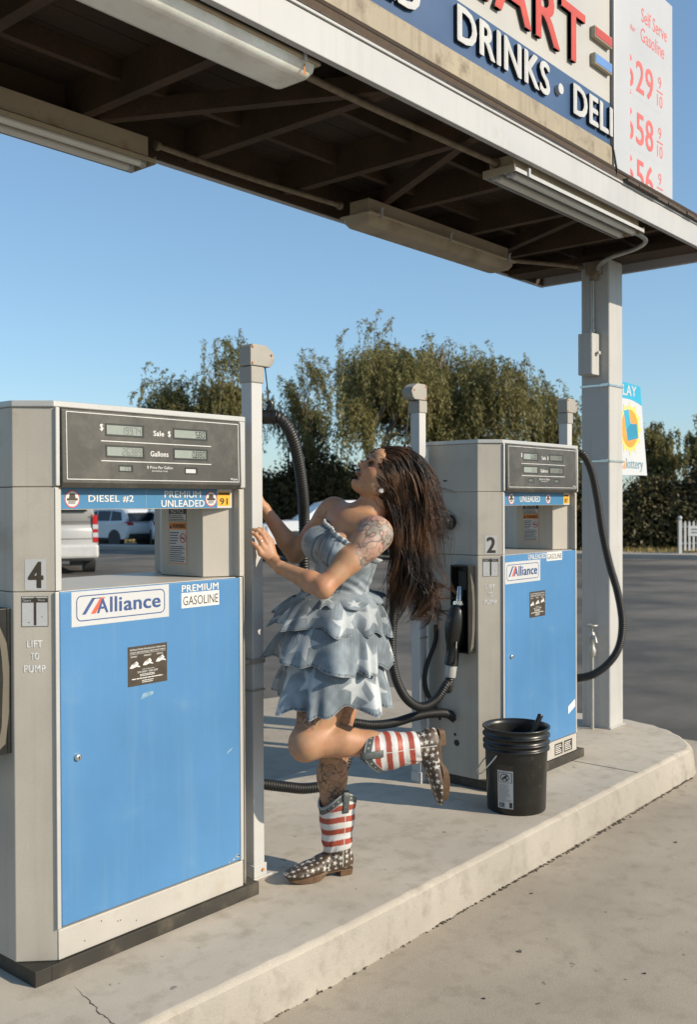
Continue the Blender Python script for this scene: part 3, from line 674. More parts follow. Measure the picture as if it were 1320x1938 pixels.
    wins = ((.168,.310,1.588,1.623),(.430,.572,1.590,1.622),(.168,.310,1.523,1.557),(.430,.573,1.524,1.557),(.215,.265,1.480,1.4975),(.477,.527,1.478,1.496))
    if not second: txt = ('19974','5.80','26.389','0.880','370',''); dim = (1,0,1,0,1,2)
    else: txt = ('63.08','000','11.11','000','570','570'); dim = (0,3,0,3,3,3)
    for k, ((a,b,z0,z1), st, d) in enumerate(zip(wins, txt, dim)):
        mb = MB(); pn.frame(mb,a-.002,b+.002,z0-.002-dz,z1+.002-dz,.0055 if k < 4 else .0035,.0012,1)
        pn.rect(mb,a-.001,b+.001,z0-.001-dz,z1+.001-dz,.0004,0)
        pn.rect(mb,b-.006,b-.001,z0-dz,z1-dz,.0007,1); pn.rect(mb,a,b,z1-.0035-dz,z1-.001-dz,.0007,1)
        if st: seven(pn, mb, st, b-.010, z0+(z1-z0)*.16-dz, (z1-z0)*.66, .0010, 2)
        mb.build('screen', [M_vin if d == 2 else M_lcd2 if d == 3 else M_lcd, M_fig, M_ghost if d in (1,3) else M_fig], pnl)
    # header strip with grade names
    hs = mk().box(.0265,.7275,.026,.05,1.363,1.4295).build('header_strip', M_cab, root, .001)
    hp = pl((0,.026,0), (1,0,0))
    mb = MB(); hp.rect(mb,.030,.656,1.365,1.4285,.0006,0); hp.rect(mb,.656,.729,1.365,1.4285,.0006,2)
    def badge(x, z, r):
        hp.disc(mb,x,z,r,.0012,3,ry=r*1.02); hp.disc(mb,x,z,r*.88,.0016,1); hp.poly(mb,[(x-.012*r/.026,z+r*.05),(x+.012*r/.026,z+r*.05),(x+.009*r/.026,z+r*.62),(x-.009*r/.026,z+r*.62)],.002,4)
        hp.rect(mb,x-r*.72,x+r*.72,z-r*.18,z+r*.1,.0022,4); hp.lines(mb,x-r*.55,x+r*.55,z-r*.62,z-r*.22,3,.0022,4,.55,.2,3)
    if not second:
        badge(.0765,1.395,.0262); badge(.627,1.395,.0258)
        hp.text(mb,'DIESEL #2',.133,.302,1.384,1.4065,.0014,1,.02); hp.text(mb,'PREMIUM',.425,.581,1.399,1.4215,.0014,1,.025); hp.text(mb,'UNLEADED',.412,.597,1.3685,1.3915,.0014,1,.03)
        hp.rect(mb,.352,.3525,1.365,1.4285,.0009,1)
    else:
        badge(.125,1.396,.027); badge(.49,1.396,.025); hp.text(mb,'UNLEADED',.205,.405,1.380,1.412,.0014,1,.03)
    hp.rect(mb,.658,.716,1.371,1.4205,.0011,5); hp.lines(mb,.661,.712,1.408,1.4165,1,.0015,4,.8,.05); hp.text(mb,num[1],.667,.703,1.375,1.398,.0015,4,.03)
    mb.build('grade_sticker', [M_strip, M_pr, M_vin, M_redp, M_brn, M_yel], hs)
    # blue door
    mb = mk(); mb.box(.011,.7265,-.006,.0115,.142,1.122); dr = mb.build('door', M_door, root, .003)
    dp = pl((0,-.006,0), (1,0,0))
    mb = MB()
    if not second: x_0, x_1, z_0, z_1 = .050, .416, 1.016, 1.120
    else: x_0, x_1, z_0, z_1 = .012, .351, .983, 1.089
    w, h = x_1-x_0, z_1-z_0
    dp.rect(mb,x_0,x_1,z_0,z_1,.0006,0); dp.frame(mb,x_0+w*.045,x_1-w*.045,z_0+h*.14,z_1-h*.12,.0032,.0010,1,r=.018)
    def sl(x, m, wd): dp.poly(mb,[(x_0+w*x,z_0+h*.33),(x_0+w*(x+wd),z_0+h*.33),(x_0+w*(x+wd+.095),z_0+h*.78),(x_0+w*(x+.095),z_0+h*.78)],.0012,m)
    sl(.10,1,.035); sl(.185,2,.045)
    dp.poly(mb,[(x_0+w*.20,z_0+h*.755),(x_0+w*.28,z_0+h*.755),(x_0+w*.285,z_0+h*.78),(x_0+w*.205,z_0+h*.78)],.0012,1)
    dp.text(mb,'A',x_0+w*.245,x_0+w*.355,z_0+h*.33,z_0+h*.745,.0014,1,.02); dp.text(mb,'ll',x_0+w*.375,x_0+w*.445,z_0+h*.33,z_0+h*.78,.0014,1,.02); dp.text(mb,'i',x_0+w*.467,x_0+w*.494,z_0+h*.33,z_0+h*.74,.0014,1,.03); dp.text(mb,'ance',x_0+w*.515,x_0+w*.905,z_0+h*.325,z_0+h*.62,.0014,1,.03)
    mb.build('logo_sticker', [M_vin, M_navp, M_orp], dr)
    mb = MB()
    if not second:
        dp.text(mb,'PREMIUM',.469,.630,1.0895,1.1125,.0006,0,.03); dp.rect(mb,.468,.633,1.037,1.0868,.0006,0); dp.text(mb,'GASOLINE',.475,.628,1.0455,1.0755,.0010,1,.0)
    else:
        dp.text(mb,'UNLEADED',.230,.412,1.093,1.1185,.0006,0,.03); dp.rect(mb,.417,.580,1.077,1.1215,.0006,0); dp.text(mb,'GASOLINE',.424,.575,1.085,1.113,.0010,1,.0)
    mb.build('grade_sticker', [M_pr, M_brn], dr)
    mb = MB(); x_0, x_1, z_0, z_1 = (.252,.407,.810,.934) if not second else (.244,.400,.801,.930); w, h = x_1-x_0, z_1-z_0
    dp.rect(mb,x_0,x_1,z_0,z_1,.0006,0); X = lambda q: x_0+w*q; Z = lambda q: z_0+h*q
    dp.text(mb,'INSTRUCTIONS FOR NOZZLE OPERATION',X(.05),X(.95),Z(.895),Z(.935),.001,1,.03); dp.text(mb,'CLEAN AIR NOZZLES HELP FIGHT SMOG',X(.05),X(.95),Z(.825),Z(.865),.001,1,.03); dp.rect(mb,X(.04),X(.96),Z(.80),Z(.806),.001,1)
    for k, cx in enumerate((.17,.50,.83)):
        cz = .52+.04*k
        # a hand closing on a nozzle: fist, fingers and a pointing spout
        dp.poly(mb,[(X(cx-.13),Z(cz-.06)),(X(cx-.05),Z(cz-.07)),(X(cx+.06),Z(cz-.03)),(X(cx+.10),Z(cz+.03)),(X(cx+.05),Z(cz+.10)),(X(cx-.02),Z(cz+.05)),(X(cx-.08),Z(cz+.02))],.001,1)
        dp.poly(mb,[(X(cx+.02),Z(cz-.03)),(X(cx+.13),Z(cz-.06)),(X(cx+.135),Z(cz-.04)),(X(cx+.06),Z(cz+.01))],.0012,1)
        dp.poly(mb,[(X(cx-.04),Z(cz+.01)),(X(cx+.04),Z(cz+.05)),(X(cx+.035),Z(cz+.065)),(X(cx-.045),Z(cz+.025))],.0014,0)
        dp.lines(mb,X(cx-.1),X(cx+.1),Z(.72),Z(.765),2,.001,1,.4,.2,k)
    dp.text(mb,'AVOID SPILLING',X(.35),X(.66),Z(.385),Z(.41),.001,1,.02); dp.text(mb,'DO NOT TOP OFF',X(.24),X(.75),Z(.31),Z(.36),.001,1,.04)
    dp.lines(mb,X(.3),X(.7),Z(.22),Z(.29),2,.001,1,.5,.1,5); dp.lines(mb,X(.1),X(.9),Z(.15),Z(.20),1,.001,1,.5,.02,6); dp.lines(mb,X(.35),X(.65),Z(.05),Z(.135),2,.001,1,.45,.1,7)
    mb.build('instruction_sticker', [M_brn, M_pr], dr)
    mb = mk(); mb.lathe([(.011,0),(.011,.004),(.009,.009),(.004,.0095)], (.067,-.0065,.63), (0,-1,0), 18); mb.box(.0655,.0685,-.0172,-.0162,.625,.635,1); mb.build('lock', [M_steel, M_blk], dr)
    kp = mk().box(.0,.7415,-.004,.0115,.047,.136).build('kick_panel', M_kick, root, .003)
    if second:
        mb = MB(); kq = pl((0,-.004,0),(1,0,0))
        for a, b in ((.50,.585),(.60,.69)):
            kq.rect(mb,a,b,.060,.120,.0006,0); kq.lines(mb,a+.008,b-.008,.066,.114,5,.001,1,.4,.3,int(a*100))
        mb.build('data_plate', [M_brn, M_prg], kp)
        mb = MB(); dp.poly(mb,[(.645,.255),(.72,.285),(.72,.325),(.645,.295)],.0006); mb.build('sticker', M_prg, dr)
        # scuffs
    else:
        mb = MB()
        for k in range(5): kq = pl((0,-.004,0),(1,0,0)); kq.disc(mb,.09+.1*(k%2)+.03*k,.075+.02*(k%3),.0022,.0005,0,8)
        mb.build('screw', M_blk, kp)
        M_chip = mat('scuffed_primer', (.38,.40,.38), .7, var=.3, vs_=60); R = random.Random(4)      # paint chipped away and rust at the lower right corner of the door
        for k in range(9):
            mb = MB(); x, z, r = R.uniform(.66,.722), R.uniform(.144,.168), R.uniform(.002,.007); dp.poly(mb,[(x+r*R.uniform(.5,1.2)*math.cos(q),z+r*R.uniform(.3,1)*math.sin(q)) for q in np.linspace(0,6.28,8)[:-1]],.0005); mb.build('paint_chip', M_chip, dr)
        for q in ([(.30,.765),(.35,.775),(.352,.785),(.31,.783)],[(.665,.52),(.69,.535),(.692,.541),(.668,.53)]): mb = MB(); dp.poly(mb,q,.0004); mb.build('paint_chip', M_door_pale, dr)
    # chamfer: number, start / stop lever diagram, lift to pump
    u = V((1,-1,0)).normalized(); lt = root
    cp = Plane(B+V((0,0,0))-u*(c*math.sqrt(2)), u, (0,0,1)); L_ = c*math.sqrt(2); q = lambda s_: L_-s_
    mb = MB(); cp.rect(mb,q(.086),q(.026),1.130,1.220,.0006,0); cp.text(mb,num[0],q(.077),q(.033),1.136,1.213,.0010,1,.04); mb.build('number_sticker', [M_vin, M_brn], root)
    mb = MB(); cp.rect(mb,q(.096),q(.020),1.024,1.112,.0006,0); cp.rect(mb,q(.094),q(.022),1.094,1.107,.0010,1); cp.rect(mb,q(.061),q(.054),1.028,1.109,.0012,1)
    cp.text(mb,'Start',q(.091),q(.069),1.097,1.104,.0014,0); cp.text(mb,'Stop',q(.049),q(.029),1.097,1.104,.0014,0); cp.frame(mb,q(.096),q(.020),1.024,1.112,.0012,.0012,1)
    cp.disc(mb,q(.075),1.036,.0016,.001,1,8); cp.disc(mb,q(.038),1.052,.0016,.001,1,8); mb.build('lever_sticker', [M_vin, M_brn], root)
    mb = MB(); cp.text(mb,'LIFT',q(.082),q(.037),.963,.984,.0006,0,.045); cp.text(mb,'TO',q(.072),q(.047),.927,.948,.0006,0,.045); cp.text(mb,'PUMP',q(.091),q(.029),.890,.912,.0006,0,.045); mb.build('lettering', M_prg, root)
    # end face: nozzle boot, hose hook
    ep = Plane(B+V((-c,0,0)), (0,-1,0), (0,0,1)); ye = lambda y: B.y+y
    bt = mk(); z0, z1 = .655, 1.078; ya, yb = .098, .207; x1 = -c-.0005
    bt.box(x1-.012,x1,ya,yb,z0,z1,0)
    bt.box(x1-.062,x1-.0121,ya,ya+.007,z0,z1,0); bt.box(x1-.055,x1-.0121,yb-.007,yb,z0,z1,0)
    bt.box(x1-.058,x1-.0121,ya+.0071,yb-.0071,z1-.008,z1,0); bt.box(x1-.05,x1-.0121,ya+.0071,yb-.0071,z0,z0+.008,0)
    bt.add([(x1-.045,ya-.0008,z1-.03),(x1-.030,ya-.0008,z1-.14),(x1-.026,ya-.0008,z0+.22),(x1-.032,ya-.0008,z0+.08),(x1-.048,ya-.0008,z0+.01),(x1-.020,ya-.0008,z0+.03),(x1-.008,ya-.0008,z0+.12),(x1-.006,ya-.0008,z0+.25),(x1-.014,ya-.0008,z1-.1)], [(0,1,2,7,8),(2,3,6,7),(3,4,5,6)], 1)
    bt.box(x1-.030,x1-.0121,ya+.03,yb-.03,z1-.12,z1-.03,0)
    bo = bt.build('nozzle_boot', [M_blackpl, mat('tan_boot_lip', (.11,.097,.075), .5)], root, .002)
    mb = mk(); hk = [(x1-.001,.238,1.28),(x1-.02,.238,1.285),(x1-.045,.250,1.283),(x1-.05,.29,1.292)]
    mb.tube(spline(hk, 6), [.038]*7+[.034]*6+[.026]*6, 14, flat=.8); mb.build('hose_hook', M_blackpl, root)
    mb = MB(); ep.rect(mb,-.285,-.262,1.482,1.489,.0006); ep.disc(mb,-.21,.205,.016,.0006,0,16); ep.disc(mb,-.22,.245,.008,.0006,0,12); mb.build('end_fitting', M_blk, root)
    # notices inside the bay
    jp = Plane(B+V((.637,PD-.16,0)), (0,-1,0), (0,0,1)); jL = PD-.16-.08
    mb = MB(); a, b = .040, .135
    jp.rect(mb,a,b,1.318,1.366,.0006,0); jp.frame(mb,a,b,1.318,1.366,.002,.0009,1); jp.rect(mb,a,b,1.343,1.366,.001,1); jp.text(mb,'NOTICE',a+.012,b-.014,1.346,1.361,.0014,0,.03); jp.lines(mb,a+.005,b-.005,1.321,1.340,3,.001,1,.45,.2,2)
    mb.build('notice_sticker', [M_vin, M_brn], root)
    mb = MB(); jp.rect(mb,a-.001,b+.001,1.168,1.314,.0006,0); jp.frame(mb,a-.001,b+.001,1.168,1.314,.003,.0009,2); jp.rect(mb,a,b,1.288,1.314,.0010,2)
    jp.text(mb,'WARNING',a+.020,b-.004,1.292,1.309,.0014,1,.04); jp.poly(mb,[(a+.003,1.292),(a+.018,1.292),(a+.0105,1.309)],.0014,1); jp.lines(mb,a+.006,b-.036,1.235,1.282,5,.001,1,.4,.4,8); jp.lines(mb,a+.006,b-.008,1.173,1.232,8,.001,1,.42,.25,9)
    jp.ring(mb,b-.019,1.258,.017,.003,.0014,3); jp.poly(mb,[(b-.031,1.268),(b-.029,1.270),(b-.007,1.248),(b-.009,1.246)],.0016,3); jp.rect(mb,b-.030,b-.010,1.2565,1.2605,.0012,1)
    mb.build('warning_sticker', [M_vin, M_brn, M_wor, M_redp], root)
    return root, B
g4, B4 = gas_pump(1.650, 2.530, 'nearer grey petrol pump numbered 4 with a clean blue door and diesel and premium header', ('4','91'), False)
g2, B2 = gas_pump(4.120, 2.537, 'farther grey petrol pump numbered 2 with a scuffed blue door and unleaded header', ('2','87'), True)

# ------------------------------------------------------------------ hose posts
M_pole = mat('white_post_enamel', (.46,.46,.45), .4, var=.05, vs_=5, dirt_or_sun=(.36,.31,.25), ds=4, dt=(.6,.88))
M_headc = mat('grey_cast_head', (.30,.285,.25), .55, var=.1, vs_=8, dirt_or_sun=(.24,.18,.12), ds=9, dt=(.55,.8))
G_P = 'hose posts beside the pumps'
def hose_post(x, y, ax, label, half=.0275):
    """square post with a pulley head pointing along ax"""
    t = thing('hose_post', label, 'hose post', (x,y,.15), G_P); a = V((ax[0],ax[1],0)).normalized(); s_ = V((-a.y,a.x,0)); o = V((x,y,0)); Z = V((0,0,1))
    MB().box(x-half,x+half,y-half,y+half,.1585,2.0).build('post', M_pole, t, .004)
    mb = MB().box(x-half-.006,x+half+.035,y-half-.006,y+half+.006,.1505,.158); mb.box(x-half-.005,x+half+.005,y-half-.006,y-half-.0005,.159,.205); mb.box(x-half-.006,x-half-.0005,y-half,y+half,.159,.205); mb.build('foot', M_pole, t, .002)
    mb = MB().lathe([(.006,0),(.006,.004)], (x+.01,y-half-.0065,.183), (0,-1,0), 8); mb.build('bolt', M_orange, t)
    mb = MB(); w = half+.005
    mb.obox(o+Z*2.0, a*w, s_*w, Z*.03); mb.build('socket', M_headc, t, .004)
    prof = [(-w-.001,2.0325),(-w-.001,2.098),(-w+.012,2.112),(.045,2.112),(.08,2.092),(.092,2.068),(.082,2.044),(.066,2.0325)]
    mb = MB(); mb.extrude([(p,z) for p,z in prof], o-s_*(w-.002), a, Z, s_, 2*(w-.002)); mb.build('pulley_head', M_headc, t, .004)
    mb = MB()
    for p, z in ((-.024,2.1),(.072,2.078),(-.024,2.042)):
        for sg_ in (-1, 1): mb.lathe([(.0045,0),(.0045,.003)], o+a*p+s_*(sg_*(w-.0015))+Z*z, s_*sg_, 8)
    mb.build('rivet', M_orange, t)
    return t, o, a
p4t, p4o, p4a = hose_post(2.559, 2.645, (1,0), 'nearest white hose post, the one the woman holds')
MBb = MB(); h = .0275; PX, PY = p4o.x, p4o.y
for z, k in ((.952,.010),(.845,.004)):
    for xx0,xx1,yy0,yy1 in ((PX-h-.004,PX+h+.004,PY-h-.005,PY-h-.001),(PX-h-.005,PX-h-.001,PY-h-.001,PY+h),(PX+h+.001,PX+h+.005,PY-h-.001,PY+h)): MBb.box(xx0,xx1,yy0,yy1,z-k,z+k)
MBb.box(2.405+.03,PX-h-.006,PY-.02,PY+.01,.945,.96); MBb.build('clamp', M_headc, p4t, .002)
p2t, p2o, p2a = hose_post(3.966, 2.923, (-1,0), 'white hose post behind the woman, left of the farther pump')
mb = MB()
for z in (.86,): mb.box(p2o.x-h-.003,p2o.x+h+.003,p2o.y-h-.003,p2o.y-h-.001,z,z+.008)
mb.build('clamp', M_headc, p2t)
p3t, p3o, p3a = hose_post(5.085, 2.715, (1,0), 'white hose post with a tan head behind the right edge of the farther pump')

def fuel_nozzle(root, top, down, side, s=1.0):
    """nozzle hanging in its boot: top = spout end, down = direction to the hose, side = towards the lever"""
    top, d, sd = V(top), V(down).normalized(), V(side); sd = (sd-d*sd.dot(d)).normalized(); w = d.cross(sd)
    mb = MB(); mb.tube(spline([top-sd*.015, top+d*.025-sd*.006, top+d*.055, top+d*.085], 6), [.0175]*19, 12, flat=1); mb.build('spout', M_steel, root)
    mb = MB()
    for r0, a0, l in ((.024,.070,.004),(.030,.074,.010)): mb.lathe([(r0,0),(r0,l)], top+d*a0, d, 16)
    mb.build('spout_collar', M_steel, root)
    P = [top+d*t+sd*x for t, x in ((.084,0),(.105,.0),(.145,-.002),(.20,-.004),(.245,-.004),(.285,-.001),(.325,.001),(.36,.003),(.375,.004))]
    mb = MB(); mb.tube(P, [.034,.050,.060,.061,.054,.041,.037,.041,.042], 18, flat=.78); mb.build('grip', M_blackpl, root)
    mb = MB(); mb.tube(spline([top+d*.26+sd*.045, top+d*.30+sd*.062, top+d*.35+sd*.058, top+d*.372+sd*.03], 6), .006, 8); mb.build('guard', M_blackpl, root)
    mb = MB(); mb.lathe([(.028,0),(.028,.05),(.026,.056)], top+d*.3765+sd*.004, d, 18); mb.build('hose_coupling', M_trim, root)
    return top+d*.43+sd*.004, d, w, sd
# pump 2, left side: nozzle in the boot, hose looping down and up to the pulley cable
fh = thing('fuel_hose', 'ribbed black hose looping from the pump 2 nozzle boot up to its post', 'fuel hose', (3.97,2.7,.4), 'ribbed fuel hoses')
XB = B2.x-.085
tp_ = V((XB-.035, on(873,1118,0,XB-.035).y, on(873,1112,0,XB-.035).z)); dn = V((XB-.075, on(857,1245,0,XB-.075).y, on(857,1240,0,XB-.075).z))-tp_
e, d, w, sd = fuel_nozzle(fh, tp_, dn, (-.6,-.6,0))
P = Plane(tp_+dn.normalized()*.2, (.55,-.83,0), (0,0,1))
mb = MB(); q_ = Plane(at(868,1141,(tp_-CAM).dot(FW)-.078), RT, UP); q_.text(mb,'EVR',-.022,.022,-.008,.008,0,0,.0); mb.build('lettering', M_prg, fh)
dq = (e-CAM).dot(FW)-.01
pts = [e, e+d*.06, at(846,1296,dq-.03), at(825,1325,dq-.06), at(797,1338,dq-.10), at(770,1322,dq-.13), at(750,1284,dq-.15), at(742,1235,dq-.15), at(745,1170,dq-.12), at(752,1080,dq-.08), at(764,980,dq-.03), at(778,905,dq), at(785,872,dq+.01), at(775,858,dq+.01)]
mb = MB(); corrugated(mb, pts, .0225, .011, .0036, 14); mb.build('hose', M_black, fh)
tl_ = at(768,853,dq+.01); mb = MB(); mb.tube([pts[-1], tl_], .030, 12); mb.lathe([(.012,0),(.014,.012),(.008,.03)], tl_, (0,0,1), 10); mb.build('swivel', M_blackpl, fh)
mb = MB(); mb.tube([tl_+V((0,0,.02)), V((p2o.x,p2o.y,2.035))+p2a*.07], .0022, 6); mb.build('cable', M_blk, fh)
wh = thing('whip_hose', 'smooth thin black hose hanging in front of pump 2 behind the ribbed loop', 'hose', (4.0,2.9,.4), 'thin black hoses')
mb = MB(); mb.tube(spline([at(826,1182,4.93), at(824,1215,4.92), at(808,1262,4.90), at(806,1300,4.9), at(826,1344,4.92), at(843,1375,4.95), at(848,1400,4.97)], 8), .0115, 10); mb.build('hose', M_black, wh)
mb = MB(); mb.tube([at(826,1100,4.96), at(826,1182,4.93)], .013, 10); mb.build('pipe', M_galv, wh)
# pump 2, right side
fr_ = thing('fuel_hose', 'ribbed black hose bowing out in front of the canopy post right of pump 2', 'fuel hose', (5.1,2.6,.6), 'ribbed fuel hoses')
pts = [at(1080,864,5.50), at(1092,858,5.48), at(1106,862,5.46), at(1121,893,5.43), at(1132,945,5.40), at(1141,1005,5.38), at(1154,1065,5.36), at(1171,1125,5.34), at(1179,1180,5.33), at(1172,1226,5.33), at(1150,1258,5.34), at(1122,1277,5.36), at(1096,1283,5.40), at(1080,1283,5.46)]
mb = MB(); corrugated(mb, pts, .0225, .011, .0036, 14); mb.build('hose', M_black, fr_)
# pump 4: hose on its cable from the nearest post, dropping behind the woman and back along the island
f4 = thing('fuel_hose', 'ribbed black hose hanging on a cable from the nearest post behind the woman', 'fuel hose', (2.7,2.75,.3), 'ribbed fuel hoses')
sw = at(509,789,3.72)
pts = [sw, at(520,789,3.72), at(535,796,3.725), at(552,824,3.76), at(564,868,3.82), at(573,930,3.90), at(576,990,3.98), at(575,1050,4.0), at(580,1120,4.02), at(600,1200,4.0), at(632,1290,4.12), at(655,1360,4.2), at(661,1410,4.22), at(652,1452,4.2), at(622,1483,4.16), at(580,1492,4.12), at(540,1489,4.08), at(500,1484,4.04), at(455,1478,4.0), at(420,1474,3.98)]
mb = MB(); corrugated(mb, pts, .0230, .011, .0036, 14); mb.build('hose', M_black, f4)
mb = MB(); mb.tube([sw-RT*.024, sw+RT*.028], .027, 14); mb.lathe([(.030,0),(.030,.008)], sw+RT*.014, RT, 14); mb.tube(spline([sw+UP*.02, sw+UP*.045+RT*.008, sw+UP*.06], 5), .014, 10); mb.lathe([(.007,0),(.007,.02)], sw+UP*.045+RT*.004-FW*.01, -FW, 8); mb.build('swivel', M_blackpl, f4)
mb = MB(); mb.tube([sw+UP*.06, V((p4o.x,p4o.y,2.035))+p4a*.07], .0024, 6); mb.build('cable', M_blk, f4)
lo = thing('fuel_hose', 'ribbed black hose lying across behind the raised boot to the foot of pump 2', 'fuel hose', (3.4,3.0,.3), 'ribbed fuel hoses')
pts = [at(640,1368,4.62), at(670,1368,4.64), at(705,1372,4.66), at(745,1368,4.7), at(785,1356,4.75), at(820,1350,4.8), at(850,1352,4.86), at(875,1375,4.93)]
mb = MB(); corrugated(mb, pts, .0225, .011, .0036, 14); mb.build('hose', M_black, lo)
# nozzle in the boot of pump 4
f5 = thing('fuel_hose', 'black nozzle hanging in the boot on the end of pump 4 at the picture edge', 'fuel hose', (1.5,2.7,.6), 'ribbed fuel hoses')
X4 = B4.x-.085; e, d, w, sd = fuel_nozzle(f5, (X4-.04, B4.y+.15, 1.12), (-.10,.03,-1), (-.6,-.6,0))
mb = MB(); corrugated(mb, [e, e+d*.06, e+V((-.06,.12,-.25)), e+V((-.1,.3,-.3)), e+V((-.06,.45,-.1)), e+V((0,.55,.3))], .0225, .011, .0036, 14); mb.build('hose', M_black, f5)
# slim pale blue post beyond the farther pump
bpz = on(1090,1290,2,.15)
vt = thing('vent_pipe', 'slim grey pipe with a pale blue cap standing between pump 2 and the canopy post', 'pipe', (5.4,3.05,.15))
MB().box(5.37,5.405,3.03,3.065,.1505,1.60).build('pipe', M_pole, vt, .004); MB().box(5.366,5.409,3.026,3.069,1.6005,1.63).build('cap', M_blubrite, vt, .003); MB().box(5.362,5.413,3.022,3.073,.98,1.06).build('collar', M_vin, vt, .003)

# ------------------------------------------------------------------ bucket with squeegee
M_buck = mat('black_bucket_plastic', (.012,.0115,.010), .34, var=.3, vs_=14, dirt_or_sun=(.05,.045,.038), ds=30, dt=(.62,.72))
bc = V((3.905, 2.335, .15))
bk = thing('bucket', 'black plastic bucket with a white label standing on the island by pump 2', 'bucket', bc)
prof = [(.128,.0),(.131,.004),(.1395,.27),(.1395,.272),(.149,.273),(.149,.281),(.1405,.282),(.141,.298),(.150,.299),(.150,.307),(.1415,.308),(.142,.330),(.151,.331),(.151,.339),(.143,.34),(.1435,.362),(.152,.366),(.1515,.372),(.1435,.372),(.1395,.35),(.1365,.27),(.126,.012),(.02,.010)]
MB().lathe(prof, bc+V((0,0,.0005)), (0,0,1), 56).build('shell', M_buck, bk)
def cyl(a, r, z): return bc+V((r*math.cos(a), r*math.sin(a), z))
lbm = MB(); tow = math.atan2(-bc.y, -bc.x)      # towards the camera
def wrap(pl_rects, m, h):
    for a0,a1,z0,z1 in pl_rects:
        k = 4; P1 = []
        for i in range(k+1):
            a = a0+(a1-a0)*i/k
            for z in (z0,z1): P1.append(cyl(a, .131+.0085*z/.27+h, z))
        lbm.add(P1, [(2*i,2*i+2,2*i+3,2*i+1) for i in range(k)], m)
A0 = tow-.64; A1 = tow-.10
wrap([(A0,A1,.03,.222)], 0, .001); wrap([(A0,A1,.198,.222),(A0+.04,A1-.04,.145,.19)], 1, .0016); wrap([(A0+.06,A1-.06,.147,.188)], 0, .0021)
R = random.Random(2)
for i in range(14): z = .062+i*.0055; wrap([(A0+.04,A0+.04+R.uniform(.25,.44),z,z+.0022)], 2, .0016)
for i in range(12): a = A0+.05+i*.018; wrap([(a,a+R.choice((.006,.010)),.034,.056)], 1, .0016)
wrap([(A1-.13,A1-.03,.034,.058)], 1, .0016)
# a person tipping into a pail: warning pictogram
ac = (A0+A1)/2
def blob(cx, cz, ra, rz, rot, m, h):
    q = [(math.cos(i*math.pi/10), math.sin(i*math.pi/10)) for i in range(20)]; R_ = .138
    lbm.add([cyl(cx+(x*ra*math.cos(rot)-y*rz*math.sin(rot))/R_, .131+.0085*.168/.27+h, cz+x*ra*math.sin(rot)+y*rz*math.cos(rot)) for x, y in q], [tuple(range(20))], m)
blob(ac-.01,.168,.021,.017,0,1,.0030); blob(ac-.01,.168,.0175,.0135,0,0,.0036); blob(ac+.01,.170,.012,.0055,.7,1,.0042); blob(ac-.06,.163,.0052,.0048,0,1,.0042); blob(ac+.06,.161,.009,.003,-1.1,1,.0042)
lbm.build('label', [M_vin, M_brn, mat('grey_print', (.3,.3,.29), .6)], bk)
la = tow-.62-.35; hp_ = [cyl(la-.55,.150,.318), cyl(la-.5,.155,.27), cyl(la-.2,.170,.20), cyl(la+.1,.176,.165), cyl(la+.6,.172,.172), cyl(la+1.2,.165,.23), cyl(la+1.62,.152,.315)]
A_, B_ = cyl(tow-.62-.0,.1475,.255), cyl(tow-1.30,.162,.160)
mb = MB(); mb.tube(spline([cyl(tow-.60,.150,.262), cyl(tow-.86,.166,.208), cyl(tow-1.12,.176,.168), cyl(tow-1.5,.176,.165), cyl(tow-2.2,.168,.20), cyl(tow-2.9,.158,.26), cyl(tow-3.3,.150,.31)], 8), .003, 8); mb.build('bail', M_steel, bk)
sq = thing('squeegee', 'squeegee with a black handle left standing in the black bucket', 'squeegee', bc+V((.03,0,.02)))
hd = at(1022,1358,(bc-CAM).dot(FW)+.04)
mb = MB(); mb.tube([bc+V((-.02,.02,.1)), hd], [.012,.0125], 10); mb.lathe([(.0125,0),(.014,.01),(.010,.016)], hd, (hd-(bc+V((-.02,.02,.1)))).normalized(), 10); mb.build('handle', M_blackpl, sq)
mb = MB(); mb.obox(bc+V((-.02,.02,.1)), (.07,.05,0), (-.01,.014,0), (0,0,.014)); mb.build('blade', M_black, sq)
